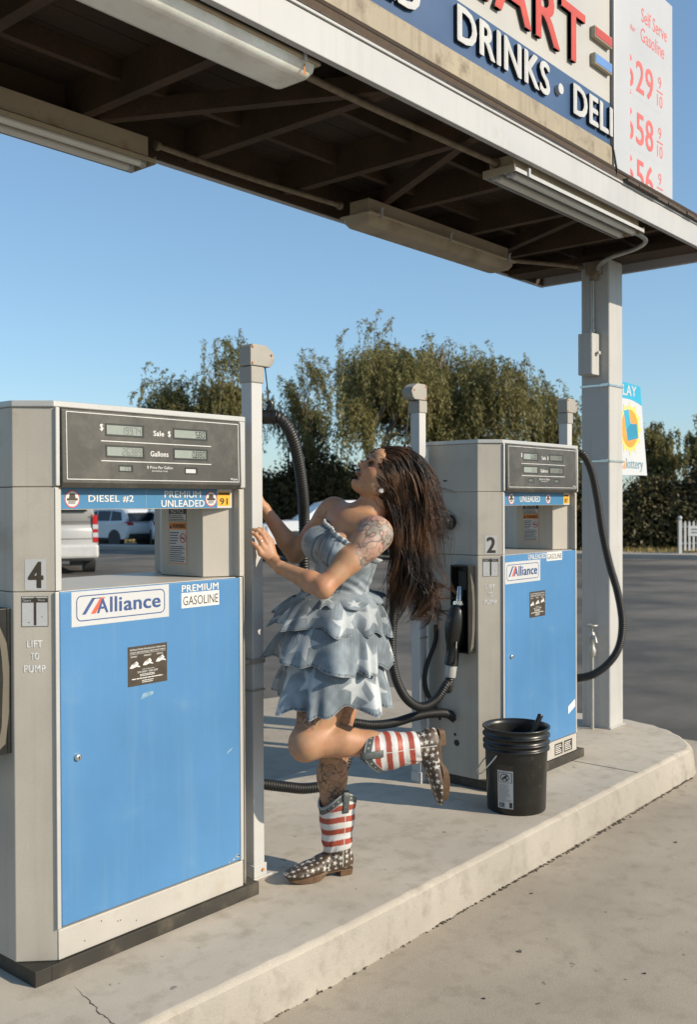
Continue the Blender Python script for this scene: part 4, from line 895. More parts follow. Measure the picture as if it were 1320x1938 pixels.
# ================================================================== THE WOMAN
# modelled as a distance field in metres (x right, y up, z away from the camera), meshed once into a single skin
def L(px, py, dep): return np.array([(px-660)/FPX*dep, -(py-969)/FPX*dep, dep])
_B = np.array([list(RT), list(UP), list(FW)])
def to_world(v): return v@_B+np.array(CAM)
def nrm(a): return a/np.linalg.norm(a)
def vnoise(p, s, seed=0):
    """smooth pseudo-noise in -1..1"""
    g = np.random.default_rng(seed); o = np.zeros(len(p))
    for k in range(9):
        w = g.normal(size=3); w *= s*(.7+.25*k)/np.linalg.norm(w); o += np.sin(p@w+g.uniform(0,6.28)+1.7*np.sin(p@g.normal(size=3)*s*.6))*(1/(1+.25*k))
    return o/3.2
class Field:
    def __init__(s, lo, hi, h):
        s.h = h; s.lo = np.array(lo, float); n = np.ceil((np.array(hi)-s.lo)/h).astype(int)+1; s.n = n
        s.F = np.full(n, 1.0, np.float32); s.ax = [(s.lo[i]+np.arange(n[i])*h).astype(np.float32) for i in range(3)]
    def sub(s, lo, hi):
        a = np.clip(np.floor((np.array(lo)-s.lo)/s.h).astype(int), 0, s.n-1); b = np.clip(np.ceil((np.array(hi)-s.lo)/s.h).astype(int)+1, 1, s.n)
        sl_ = tuple(slice(a[i], b[i]) for i in range(3))
        P = np.stack(np.meshgrid(*[s.ax[i][sl_[i]] for i in range(3)], indexing='ij'), -1); return sl_, P
    def add(s, fn, lo, hi, k=.0, op='u'):
        m = .02+k; sl_, P = s.sub(np.array(lo)-m, np.array(hi)+m)
        if P.size == 0: return
        d = fn(P).astype(np.float32); F = s.F[sl_]
        if op == 's': F2 = -F
        else: F2 = F
        if k > 0:
            t = np.clip(.5+.5*(F2-d)/k, 0, 1); r = F2*(1-t)+d*t-k*t*(1-t)
        else: r = np.minimum(F2, d)
        s.F[sl_] = -r if op == 's' else r
    def cone(s, a, b, ra, rb, k=.0, op='u', sq=None):
        """tapered limb from a to b; sq = (direction, factor) flattens it"""
        a, b = np.array(a, float), np.array(b, float); R = max(ra, rb)
        def fn(P):
            ab = b-a; q = P-a.astype(np.float32); t = np.clip((q@ab)/(ab@ab), 0, 1); v = q-t[..., None]*ab
            if sq is not None:
                n = nrm(np.array(sq[0])); c = v@n; v = v+(c*(1/sq[1]-1))[..., None]*n
            return (np.sqrt((v*v).sum(-1))-(ra+(rb-ra)*t))*(1 if sq is None else min(1, sq[1]))
        s.add(fn, np.minimum(a,b)-R, np.maximum(a,b)+R, k, op)
    def ell(s, c, ax, r, k=.0, op='u'):
        """ellipsoid: axes rows of ax, radii r"""
        c = np.array(c, float); A = np.array(ax, float); r = np.array(r, float); R = r.max()
        def fn(P):
            q = ((P-c.astype(np.float32))@A.T)/r; l = np.sqrt((q*q).sum(-1)); return (l-1)*r.min() if True else l
        s.add(fn, c-R, c+R, k, op)
    def rings(s, R, k=.0, grow=0.0):
        """trunk: rings of (centre, front dir, side dir, front r, back r, side r)"""
        for A_, B_ in zip(R, R[1:]):
            fn = ring_fn(A_, B_, grow); rr = max(A_[3:]+B_[3:])+grow
            s.add(fn, np.minimum(A_[0],B_[0])-rr, np.maximum(A_[0],B_[0])+rr, k)
    def mesh(s):
        """surface nets"""
        F = s.F; n = s.n; ins = F < 0
        c = np.zeros(n-1, np.int8)
        for i in (0,1):
            for j in (0,1):
                for k in (0,1): c += ins[i:n[0]-1+i, j:n[1]-1+j, k:n[2]-1+k]
        idx = np.argwhere((c > 0) & (c < 8)); m = len(idx)
        pos = np.zeros((m,3)); cnt = np.zeros(m)
        cor = [(0,0,0),(1,0,0),(0,1,0),(1,1,0),(0,0,1),(1,0,1),(0,1,1),(1,1,1)]
        val = np.stack([F[idx[:,0]+a, idx[:,1]+b, idx[:,2]+d] for a,b,d in cor], 1)
        for a, b in ((0,1),(2,3),(4,5),(6,7),(0,2),(1,3),(4,6),(5,7),(0,4),(1,5),(2,6),(3,7)):
            k = (val[:,a] < 0) != (val[:,b] < 0); t = np.where(k, val[:,a]/(val[:,a]-val[:,b]+1e-12), 0)
            ca, cb = np.array(cor[a]), np.array(cor[b]); pos += np.where(k[:,None], ca+(cb-ca)*t[:,None], 0); cnt += k
        v = s.lo+(idx+pos/cnt[:,None])*s.h
        vid = np.full(n-1, -1, np.int32); vid[tuple(idx.T)] = np.arange(m); fs = []
        for ax in range(3):
            o1, o2 = [(1,2),(2,0),(0,1)][ax]
            sl0 = [slice(None)]*3; sl1 = [slice(None)]*3; sl0[ax] = slice(0,-1); sl1[ax] = slice(1,None)
            e = ins[tuple(sl0)] != ins[tuple(sl1)]; q = np.argwhere(e); q = q[(q[:,o1] > 0) & (q[:,o2] > 0) & (q[:,o1] < n[o1]-1) & (q[:,o2] < n[o2]-1)]
            d1 = np.zeros(3,int); d1[o1] = 1; d2 = np.zeros(3,int); d2[o2] = 1
            f = np.stack([vid[tuple((q-d1-d2).T)], vid[tuple((q-d2).T)], vid[tuple(q.T)], vid[tuple((q-d1).T)]], 1)
            up_ = ins[tuple(q.T)]; f[~up_] = f[~up_][:, ::-1]; fs.append(f)
        f = np.concatenate(fs); f = f[(f >= 0).all(1)]; return v, f.astype(np.int32)
def ring_fn(A_, B_, grow=0.0):
    a, b = np.array(A_[0]), np.array(B_[0]); ab = b-a; Lq = np.linalg.norm(ab)
    def fn(P):
        q = P-a.astype(np.float32); t = np.clip((q@ab)/(ab@ab), 0, 1); v = q-t[..., None]*ab
        f = nrm(A_[1]+B_[1]); sd = nrm(A_[2]+B_[2]); ax = ab/Lq
        f = nrm(f-ax*(f@ax)); sd = nrm(sd-ax*(sd@ax)-f*(sd@f))
        x = v@f; y = v@sd; z = v@ax
        rf, rb, rs = [A_[i]+(B_[i]-A_[i])*t+grow for i in (3,4,5)]
        rx = np.where(x > 0, rf, rb); l = np.sqrt((x/rx)**2+(y/rs)**2+(z/.055)**2); return (l-1)*np.minimum(np.minimum(rf,rb),rs)
    return fn

FT = nrm(np.array([-.86,.10,-.50])); SD = nrm(np.array([.50,-.22,-.84])); SD = nrm(SD-FT*(SD@FT))       # her front and her left side (towards the camera)
def rg(px, py, dep, rf, rb, rs): return (L(px,py,dep), FT, SD, rf, rb, rs)
trunk = [rg(634,1235,3.67,.115,.135,.168), rg(636,1185,3.67,.110,.125,.160), rg(640,1140,3.665,.095,.098,.130), rg(645,1105,3.66,.088,.088,.116), rg(655,1065,3.655,.096,.090,.128), rg(664,1030,3.65,.104,.090,.142), rg(673,1002,3.65,.090,.082,.140)]
SHN, SHF = L(713,1012,3.515), L(633,970,3.79)      # near and far shoulder joints
ELN, WRN = L(612,1112,3.40), L(531,1074,3.52)
ELF, WRF = L(559,1047,3.84), L(500,962,3.79)
NKB, NKT = L(704,972,3.655), L(727,928,3.655)
# head frame: face direction, crown direction, her left
th = math.radians(39); tw = math.radians(12)
hf = np.array([-math.cos(th), math.sin(th), 0]); hu = np.array([math.sin(th), math.cos(th), 0])
hf = nrm(hf*math.cos(tw)+np.array([0,0,-1])*math.sin(tw)); hu = nrm(hu-hf*(hu@hf)); hs = np.cross(hf, hu); hs = hs if hs[2] < 0 else -hs
HC = L(732,905,3.645)      # middle of the skull
def HP(f, u, s_): return HC+hf*f+hu*u+hs*s_
HA = np.array([hf, hu, hs])
H_ = .0026
fld = Field(L(470,1600,3.5)-np.array([.02,.12,.32]), L(880,830,3.5)+np.array([.02,.03,.50]), H_)
fld.lo  # grid
# trunk, bust, shoulders, neck
fld.rings(trunk)
def at_ch(px, py, dep): return L(px,py,dep)
BF, BN = L(607,1030,3.615), L(640,1042,3.520)
BA = np.array([FT, np.cross(SD,FT), SD])
for c in (BF, BN): fld.ell(c, BA, (.062,.062,.064), .03)
fld.cone(L(676,992,3.65), SHN+np.array([-.01,.012,.02]), .066, .052, .04); fld.cone(L(674,988,3.66), SHF+np.array([.0,.004,-.01]), .064, .046, .04)
fld.ell(SHN, np.eye(3), (.053,.057,.055), .03); fld.ell(SHF, np.eye(3), (.048,.050,.05), .03)
fld.cone(NKB, NKT, .050, .046, .035); fld.cone(L(690,975,3.655), NKT, .048, .046, .03)
fld.cone(L(668,1000,3.60), L(704,1003,3.55), .010, .009, .02); fld.cone(L(668,1000,3.61), L(640,982,3.74), .010, .009, .02)     # collar bones
# near arm with a rounded deltoid, elbow and forearm
def arm(S, E, W, r0, k=.02, out=None):
    M_ = S+(E-S)*.5; fld.cone(S, M_, r0*1.0, r0*.86, .03); fld.cone(M_, E, r0*.86, r0*.68, .02)
    fld.ell(S+(E-S)*.22+np.array([.004,0,-.01]), np.eye(3), (r0*1.02,r0*1.1,r0*1.0), .03)
    q = E+(W-E)*.28; fld.cone(E, q, r0*.70, r0*.76, .02); fld.cone(q, W, r0*.76, r0*.44, .015)
    fld.ell(E-nrm((W-E)/np.linalg.norm(W-E)+(S-E)/np.linalg.norm(S-E))*.012, np.eye(3), (.026,.026,.026), .015)
arm(SHN, ELN, WRN, .0485); arm(SHF, ELF, WRF, .048)
# near hand laid flat on the post: wrist, palm, four fingers, thumb
def finger(P, rs, k=.004):
    for i in range(len(P)-1): fld.cone(P[i], P[i+1], rs[i], rs[i+1], k if i else .006)
pn_ = nrm(np.array([.52,.25,-.82]))      # back of the hand faces this way
def hp(px, py, lift=0.0):                  # a point in the plane of the hand
    c = L(500,1040,3.583); d = np.array([(px-660)/FPX, -(py-969)/FPX, 1.0]); return d*((c@pn_)/(d@pn_))+pn_*lift
fld.cone(WRN, hp(517,1062), .0225, .022, .012, sq=(pn_,.80)); 
KN = [hp(512,1024,.002), hp(504,1028,.004), hp(497,1036,.003), hp(494,1047,.0)]
for q in KN: fld.cone(hp(518,1060), q, .017, .0125, .010, sq=(pn_,.85))
finger([KN[0], hp(503,1013,.005), hp(497,1004,.003), hp(491,1000,-.001)], [.0098,.0088,.0078,.0064])
finger([KN[1], hp(494,1012,.008), hp(487,1004,.004), hp(481,1002,-.002)], [.0098,.0090,.0079,.0064])
finger([KN[2], hp(489,1021,.007), hp(483,1012,.004), hp(477.5,1009,-.002)], [.0095,.0087,.0076,.0062])
finger([KN[3], hp(487,1037,.004), hp(482,1031,.002), hp(478,1027,-.002)], [.0086,.0077,.0068,.0056])
finger([hp(517,1054,-.004), hp(512,1036,-.014), hp(505,1020,-.018), hp(501,1010,-.018)], [.0130,.0112,.0096,.0075], .006)
# far hand reaching round the post
fn_ = nrm(np.array([.35,.1,-.93]))
for i, (px, py) in enumerate(((489,938),(484,943),(480,950),(478,958))): 
    fld.cone(WRF, L(px+3,py+4,3.775), .017, .011, .010); finger([L(px+3,py+4,3.775), L(px-6,py-8,3.765), L(px-11,py-16,3.755)], [.009,.0085,.0065])
finger([L(494,956,3.765), L(486,946,3.735), L(481,936,3.722)], [.011,.0095,.0075])
# head: skull, face, jaw, chin, nose, lips, brow, eye, ear
fld.ell(HP(-.012,.012,0), HA, (.094,.098,.076), .0)
fld.ell(HP(.035,-.020,0), HA, (.056,.072,.058), .03)
fld.cone(HP(.062,-.082,0), HP(.020,-.062,.040), .019, .024, .025); fld.cone(HP(.062,-.082,0), HP(.020,-.062,-.040), .019, .024, .025)
fld.ell(HP(.070,-.083,0), HA, (.021,.018,.022), .018)
fld.ell(HP(.074,.036,0), HA, (.024,.034,.048), .03)                    # forehead
fld.ell(HP(.058,-.022,.036), HA, (.024,.022,.022), .02); fld.ell(HP(.058,-.022,-.036), HA, (.024,.022,.022), .02)
fld.cone(HP(.084,.012,0), HP(.106,-.020,0), .0075, .0095, .010); fld.ell(HP(.108,-.0245,0), HA, (.0105,.0085,.0105), .006)
for q in (-1,1): fld.ell(HP(.097,-.027,.0105*q), HA, (.010,.0075,.0065), .006)
fld.ell(HP(.083,.003,.030), HA, (.010,.011,.017), .012, 's'); fld.ell(HP(.083,.003,-.030), HA, (.010,.011,.017), .012, 's')
for q in (-1,1): fld.ell(HP(.070,.002,.030*q), HA, (.0145,.0125,.0155), .004)
fld.ell(HP(.092,-.0475,0), HA, (.0105,.0052,.021), .006); fld.ell(HP(.090,-.058,0), HA, (.0115,.0062,.019), .006)
fld.cone(HP(.102,-.0527,-.018), HP(.102,-.0527,.018), .0022, .0022, .003, 's')
fld.ell(HP(.083,-.069,0), HA, (.010,.007,.016), .010, 's')
fld.ell(HP(-.006,-.022,.071), np.array([nrm(hf*.9+hs*.5),hu,nrm(hs*.9-hf*.5)]), (.020,.031,.0075), .005); fld.ell(HP(.001,-.019,.080), HA, (.010,.018,.007), .004, 's')
fld.ell(HP(.0,-.047,.070), HA, (.010,.011,.006), .004)
# legs: near one folded back at the knee, far one standing
KNN, ANN = L(582,1406,3.485), L(792,1409,3.585)
HPN, HPF = L(640,1232,3.595), L(630,1232,3.77); KNF, ANF = L(633,1415,3.725), L(634,1605,3.70)
fld.cone(HPN, L(606,1340,3.535), .084, .073, .04); fld.cone(L(606,1340,3.535), KNN, .073, .056, .03)
fld.ell(KNN+np.array([-.012,-.006,-.006]), np.eye(3), (.052,.056,.050), .025)
CAL = L(648,1402,3.52); fld.cone(KNN, CAL, .056, .054, .018); fld.cone(CAL, L(700,1408,3.545), .054, .044, .02); fld.cone(L(700,1408,3.545), ANN, .044, .030, .02)
fld.cone(HPF, L(636,1340,3.745), .088, .072, .03); fld.cone(L(636,1340,3.745), KNF, .072, .055, .03)
CAF = L(629,1468,3.725); fld.cone(KNF, CAF, .054, .0545, .02); fld.cone(CAF, ANF, .0545, .036, .02)
sv, sf = fld.mesh(); del fld.F
# skin colour with tattoos (ink drawn as contour lines of a noise pattern)
base = np.tile(np.array([.40,.215,.122]), (len(sv),1)); base *= 1+np.stack([.06*vnoise(sv,40,3)+.04*vnoise(sv,120,4), .10*vnoise(sv,34,7)+.05*vnoise(sv,150,4), .12*vnoise(sv,34,7)+.05*vnoise(sv,150,9)],1)
def ink(mask, col, a): base[:] = base*(1-(mask*a)[:,None])+np.array(col)*(mask*a)[:,None]
def soft(d, w): return np.clip(.5-d/w, 0, 1)
u_arm = np.clip(((sv-SHN)@(ELN-SHN))/((ELN-SHN)@(ELN-SHN)), -1, 2)
d_arm = np.linalg.norm(sv-(SHN+(ELN-SHN)*np.clip(u_arm,0,1)[:,None]), axis=1)
reg = soft(d_arm-.072, .012)*soft(u_arm-.50+.10*vnoise(sv,30,5), .06)*(sv[:,2] < SHN[2]+.045)*soft(SHN[0]-.062+.02*vnoise(sv,45,6)-sv[:,0], .02)*soft(SHN[1]-.17-sv[:,1], .02)
n1, n2, n3 = vnoise(sv, 75, 11), vnoise(sv, 62, 12), vnoise(sv, 115, 13)
ink(reg*soft(.12-n1, .2), (.15,.165,.135), .75); ink(reg*soft(.25-n2, .2), (.42,.14,.09), .60); ink(reg*soft(-.45-(-n2)-.9, .2), (.45,.40,.38), .3)
ink(reg*soft(.50-vnoise(sv,60,19), .2), (.46,.44,.44), .40)
ink(reg*np.maximum(soft(np.abs(n1-.1)-.07,.06), soft(np.abs(n3)-.08,.08)), (.07,.065,.06), .80)
def tattoo(c, r, seed, s_, a=.75, gate=None):
    d = np.linalg.norm((sv-c)/np.array(r), axis=1); m = soft(d-1, .3)
    if gate is not None: m = m*gate
    n1, n2 = vnoise(sv, s_, seed), vnoise(sv, s_*1.7, seed+1)
    ink(m*np.maximum(soft(np.abs(n1)-.07,.07), soft(np.abs(n2-.2)-.06,.06)), (.05,.045,.04), a); ink(m*soft(.35-n2,.3), (.16,.12,.09), a*.45)
isn = (np.linalg.norm(sv-CAF,axis=1) < .2) & (sv[:,2] > 3.6)
tattoo(L(628,1470,3.68), (.09,.10,.09), 31, 85, .85, isn.astype(float))
tattoo(L(650,1372,3.66), (.035,.045,.09), 37, 90, .9)
tattoo(L(577,1358,3.46), (.060,.042,.10), 41, 105, .95)
tattoo(L(612,972,3.76), (.03,.035,.05), 45, 60, .6); tattoo(L(650,985,3.7), (.03,.02,.05), 47, 80, .35)
# lips, lids, brow, a little warmth in cheeks and knuckles
hl = (sv-HC)@HA.T
lip = soft(np.abs(hl[:,1]+.0525)-.0105*np.sqrt(np.clip(1-(hl[:,2]/.0225)**2,0,1)), .003)*(hl[:,0] > .072)*(np.abs(hl[:,2]) < .023)
ink(lip, (.21,.062,.045), .9); ink(soft(np.abs(hl[:,1]+.0527)-.0012,.002)*(hl[:,0] > .075)*(np.abs(hl[:,2]) < .021), (.08,.02,.02), .8)
for q in (-1,1):
    ex, ey = hl[:,2]-.031*q, hl[:,1]-.001; fr = hl[:,0] > .055
    ink(soft((ex/.0175)**2+(ey/.0085)**2-1, .5)*fr, (.20,.105,.065), .6)
    ink(soft((ex/.0125)**2+((ey+.0005)/.0030)**2-1, .5)*fr, (.02,.015,.012), .9)
    ink(soft((ex/.024)**2+((ey-.004)/.011)**2-1, .6)*fr, (.24,.12,.08), .25)
    br = .0245+.004*np.cos((ex-.003)/.024*1.6); ink(soft(np.abs(ey-br)-.0032*np.clip(1-ex*q/.03,.3,1), .003)*(np.abs(ex) < .024)*fr, (.05,.03,.02), .8)
    ink(soft(((hl[:,2]-.04*q)/.022)**2+((hl[:,1]+.026)/.018)**2-1, 1.0)*(hl[:,0] > .03), (.46,.20,.13), .3)
ink(soft(np.abs(hl[:,1]+.031)-.0015,.002)*(np.abs(np.abs(hl[:,2])-.0105) < .004)*(hl[:,0] > .092), (.08,.03,.02), .7)
M_skin = mat('skin', (.5,.3,.2), .50, var=.07, vs_=38, attr=True, grain=.09, gs=420, sss=.10, spec=.35, bmp=.12, bs=520)
pbase = to_world(L(634,1640,3.69)[None])[0]; pbase[2] = .15
woman = thing('person', 'woman in a ruffled denim dress and flag boots leaning back with hands on a post', 'woman', pbase)
mesh_obj('body', to_world(sv), sf[:, ::-1], M_skin, woman, sm=True, cols=base)

# ------------------------------------------------------------------ denim dress
def star(u, v, cx, cy, r, rot):
    """1 inside a five-pointed star"""
    x, y = u-cx, v-cy; a = np.arctan2(x, y)+rot; R_ = np.hypot(x, y)
    a = np.abs((a+math.pi/5) % (2*math.pi/5)-math.pi/5); k = math.sin(math.pi*.7)   # distance to the star's straight edge
    ri = r*.40; p = np.array([r,0.0]); q = np.array([ri*math.cos(math.pi/5), ri*math.sin(math.pi/5)])
    X, Y = R_*np.cos(a), R_*np.sin(a); e = q-p; n = np.array([e[1], -e[0]])/np.hypot(*e)
    return np.clip(.5-((X-p[0])*n[0]+(Y-p[1])*n[1])*(-1 if (0-p[0])*n[0]+(0-p[1])*n[1] > 0 else 1)/.0018, 0, 1)
DEN, DPALE, DARKD = np.array([.150,.178,.200]), np.array([.385,.41,.42]), np.array([.045,.055,.068])
def denim_cols(v, extra=None):
    t = np.clip(.45+.5*vnoise(v, 26, 61)+.3*vnoise(v, 90, 62), 0, 1)[:,None]; c = DEN*.85*(1-t)+(DEN*1.5+.03)*t
    return c
def starfield(u, v, seed, pitch, r):
    g = np.random.default_rng(seed); m = np.zeros(len(u))
    for a in np.arange(u.min()-pitch, u.max()+pitch, pitch):
        for b in np.arange(v.min()-pitch, v.max()+pitch, pitch*.8):
            if g.uniform() < .10: g.uniform(size=4); continue
            m = np.maximum(m, star(u, v, a+g.uniform(-.3,.3)*pitch, b+g.uniform(-.3,.3)*pitch, r*g.uniform(.7,1.15), g.uniform(0,6.28))*g.uniform(.6,1))
    return m
M_den = mat('washed_denim', (.3,.38,.45), .85, var=.10, vs_=22, attr=True, grain=.16, gs=700, bmp=.3, bs=900, spec=.2)
# bodice: the trunk's own surface grown outwards, cut by the neckline and the waist
def trunk_d(P, grow):
    d = np.full(P.shape[:-1], 1.0)
    for A_, B_ in zip(trunk, trunk[1:]): d = np.minimum(d, ring_fn(A_, B_, 0)(P))
    for c in (BF, BN):
        q = ((P-c)@BA.T)/np.array([.062,.062,.064]); e = (np.sqrt((q*q).sum(-1))-1)*.062; t = np.clip(.5+.5*(d-e)/.03, 0, 1); d = d*(1-t)+e*t-.03*t*(1-t)
    return d-grow
NP0 = L(662,1026,3.65); NPn = nrm(np.cross(L(725,1071,3.66)-L(607,990,3.66), np.array([.10,.0,1.0]))); NPn = NPn if NPn[1] > 0 else -NPn
bf = Field(L(560,1150,3.6)-np.array([.02,.0,.22]), L(745,975,3.6)+np.array([.02,.02,.28]), .003)
_, P_ = bf.sub(bf.lo, bf.lo+(bf.n)*bf.h)
wr = .0016*np.sin(P_[...,1]*190+6*np.sin(P_[...,0]*18+P_[...,2]*14))*np.clip((L(0,1085,3.65)[1]-P_[...,1])/.03, 0, 1)      # gathers round the waist
bf.F = np.maximum(trunk_d(P_, .0075)-wr, np.maximum((P_-NP0)@NPn, L(0,1133,3.65)[1]-P_[...,1])).astype(np.float32)
bf.F = np.maximum(bf.F, -np.maximum(trunk_d(P_, .003), -(np.maximum((P_-NP0)@NPn+.004,-1)) if False else trunk_d(P_, .003))) if False else bf.F
bv, bfc = bf.mesh(); c = denim_cols(bv)*1.3; rel = bv-NP0
aF = np.arctan2(rel@SD, rel@FT)
def seam(a0, w=.035): return soft(np.abs(aF-a0)*.11-.0013, .0016)
for a0 in (-.55,.12,.42,.72,1.15,1.9): 
    s_ = seam(a0+.25*(rel[:,1]+.05)*4); c = c*(1-.72*s_[:,None])+DARKD*.5*(.72*s_)[:,None]; p_ = seam(a0+.055+.25*(rel[:,1]+.05)*4); c = c*(1-.45*p_[:,None])+DPALE*1.1*(.45*p_)[:,None]
m = starfield(aF*.12, rel[:,1], 8, .105, .042); c = c*(1-.5*m[:,None])+DPALE*(.5*m)[:,None]
nk = -(rel@NPn); g_ = soft(nk-.022, .012)*(.5+.5*np.sin(aF*60+2*np.sin(aF*17))); c = c*(1-.6*g_[:,None])+DARKD*(.6*g_)[:,None]
dress = mesh_obj('dress', to_world(bv), bfc[:, ::-1], M_den, woman, sm=True, cols=c)
tag(dress)
# frayed elastic frill along the neckline
def edge_pt(a, n0, grow):
    d = nrm(FT*math.cos(a)+SD*math.sin(a)); d = nrm(d-NPn*(d@NPn)); lo, hi = 0, .26
    for _ in range(22):
        m_ = (lo+hi)/2
        if trunk_d((n0+d*m_)[None], grow)[0] > 0: hi = m_
        else: lo = m_
    return n0+d*lo, d
K = 420; V_ = []; C_ = []
for i in range(K):
    a = 2*math.pi*i/K; p, d = edge_pt(a, NP0, .006); w = math.sin(a*58+1.5*math.sin(a*13)); w2 = math.sin(a*37+1)
    for j, (h, o) in enumerate(((-.012,.002),(-.004,.003),(.002,.004+.003*w),(.010,.005+.004*w),(.017+.002*w2,.007+.005*w))):
        V_.append(p+NPn*h+d*o); C_.append((DPALE*1.05 if j > 2 else DEN*1.2 if j != 1 else DARKD*1.4)*(.9+.2*random.random()))
V_ = np.array(V_); fr_f = np.array([(i*5+j, ((i+1)%K)*5+j, ((i+1)%K)*5+j+1, i*5+j+1) for i in range(K) for j in range(4)], dtype=np.int32)
o = mesh_obj('frill', to_world(V_), fr_f, M_den, dress, sm=True, cols=np.array(C_)); md = o.modifiers.new('thick','SOLIDIFY'); md.thickness = .0025
# four flounces, each gathered into the one above
def flounce(tc, tr, hc, hr, seed, drop, amp, nf, tilt, name='flounce', phase=0.0, stars=.05):
    """tc, tr: centre and (image-wise, depth-wise) radii where it is sewn; hc, hr: the same at its hem; drop(a) lowers the hem"""
    g = np.random.default_rng(seed); nA, nZ = 660, 54; a = np.linspace(0, 2*math.pi, nA, endpoint=False); t = np.linspace(0, 1, nZ)
    A, T = np.meshgrid(a, t, indexing='ij')
    # irregular folds: neighbouring pleats differ in depth and width
    ph = A*nf+phase+1.1*np.sin(A*3+g.uniform(0,6))+.8*np.sin(A*5+g.uniform(0,6))
    am = .65+.35*np.sin(A*4+g.uniform(0,6)); wv = am*np.sin(ph)+.32*np.sin(ph*2.1+1.3)
    e = T**.75; env = amp*(T**1.15)
    small = .0012*np.sin(A*96+2*np.sin(A*9))*np.exp(-T*5)
    belly = .35*np.sin(math.pi*T)*.02
    R1 = tr[0]+(hr[0]-tr[0])*e+wv*env+small+belly; R2 = tr[1]+(hr[1]-tr[1])*e+wv*env+small+belly
    C0 = np.array(tc)[None,None,:]*(1-T[...,None])+np.array(hc)[None,None,:]*T[...,None]
    X = C0[...,0]+np.cos(A)*R1; Zd = C0[...,2]-np.sin(A)*R2        # a = 0 picture right, 90 degrees towards the camera
    Y = C0[...,1]+tilt*np.cos(A)*R1*T-drop(A)*T-.014*wv*T+.006*np.sin(A*7+seed)*T+.005*np.sin(A*13+2*seed)*T
    v = np.stack([X,Y,Zd], -1).reshape(-1,3)
    ii, jj = np.meshgrid(np.arange(nA), np.arange(nZ-1), indexing='ij'); n2 = (ii+1)%nA
    f = np.stack([ii*nZ+jj, ii*nZ+jj+1, n2*nZ+jj+1, n2*nZ+jj], -1).reshape(-1,4).astype(np.int32)
    c = denim_cols(v); u_ = A.ravel()*.2; w_ = T.ravel()*.125
    m = starfield(u_, w_, seed+5, .13, stars); c = c*(1-.92*m[:,None])+DPALE*1.08*(.92*m)[:,None]
    Tr = T.ravel(); wr_ = wv.ravel()
    dk = soft(.93-Tr, .01)*soft(Tr-.985,.008)*(.5+.5*np.sign(np.sin(A.ravel()*220))); pl_ = soft(.985-Tr,.006)
    lin = soft(np.abs(Tr-.955)-.006,.006); c = c*(1-.35*lin[:,None])+DARKD*(.35*lin)[:,None]
    c = c*(1-.75*dk[:,None])+DARKD*.6*(.75*dk)[:,None]; c = c*(1-.8*pl_[:,None])+DPALE*1.15*(.8*pl_)[:,None]
    wear = soft(.5-wr_, .8)*soft(.2-Tr,.6); c = c*(1+.28*wear[:,None])
    o = mesh_obj(name, to_world(v), f, M_den, dress, sm=True, cols=c); md = o.modifiers.new('thick','SOLIDIFY'); md.thickness = .0022; md.offset = 0; return o
def LC(px, py, dep=3.665): return L(px,py,dep)
pxm = 3.665/FPX
flounce(LC(637,1118), (62*pxm,.125), LC(632,1141), (93*pxm,.185), 71, lambda A: .010*np.sin(A)+.012*np.sin(2*A+.8), .024, 8, .17, stars=.044)
flounce(LC(634,1128), (80*pxm,.155), LC(621,1180), (112*pxm,.215), 72, lambda A: .018*np.sin(A)+.012*np.sin(2*A+2.4), .029, 9, -.13, phase=1, stars=.054)
flounce(LC(632,1178,3.655), (86*pxm,.175), LC(625,1244,3.645), (112*pxm,.235), 73, lambda A: .026*np.sin(A)+.010*np.sin(2*A+.6), .030, 8, -.06, phase=2, stars=.056)
flounce(LC(632,1244,3.65), (86*pxm,.185), LC(630,1318,3.635), (106*pxm,.235), 74, lambda A: .030*np.sin(A)+.010*np.sin(3*A+1.2), .032, 8, -.06, phase=.5, stars=.058)

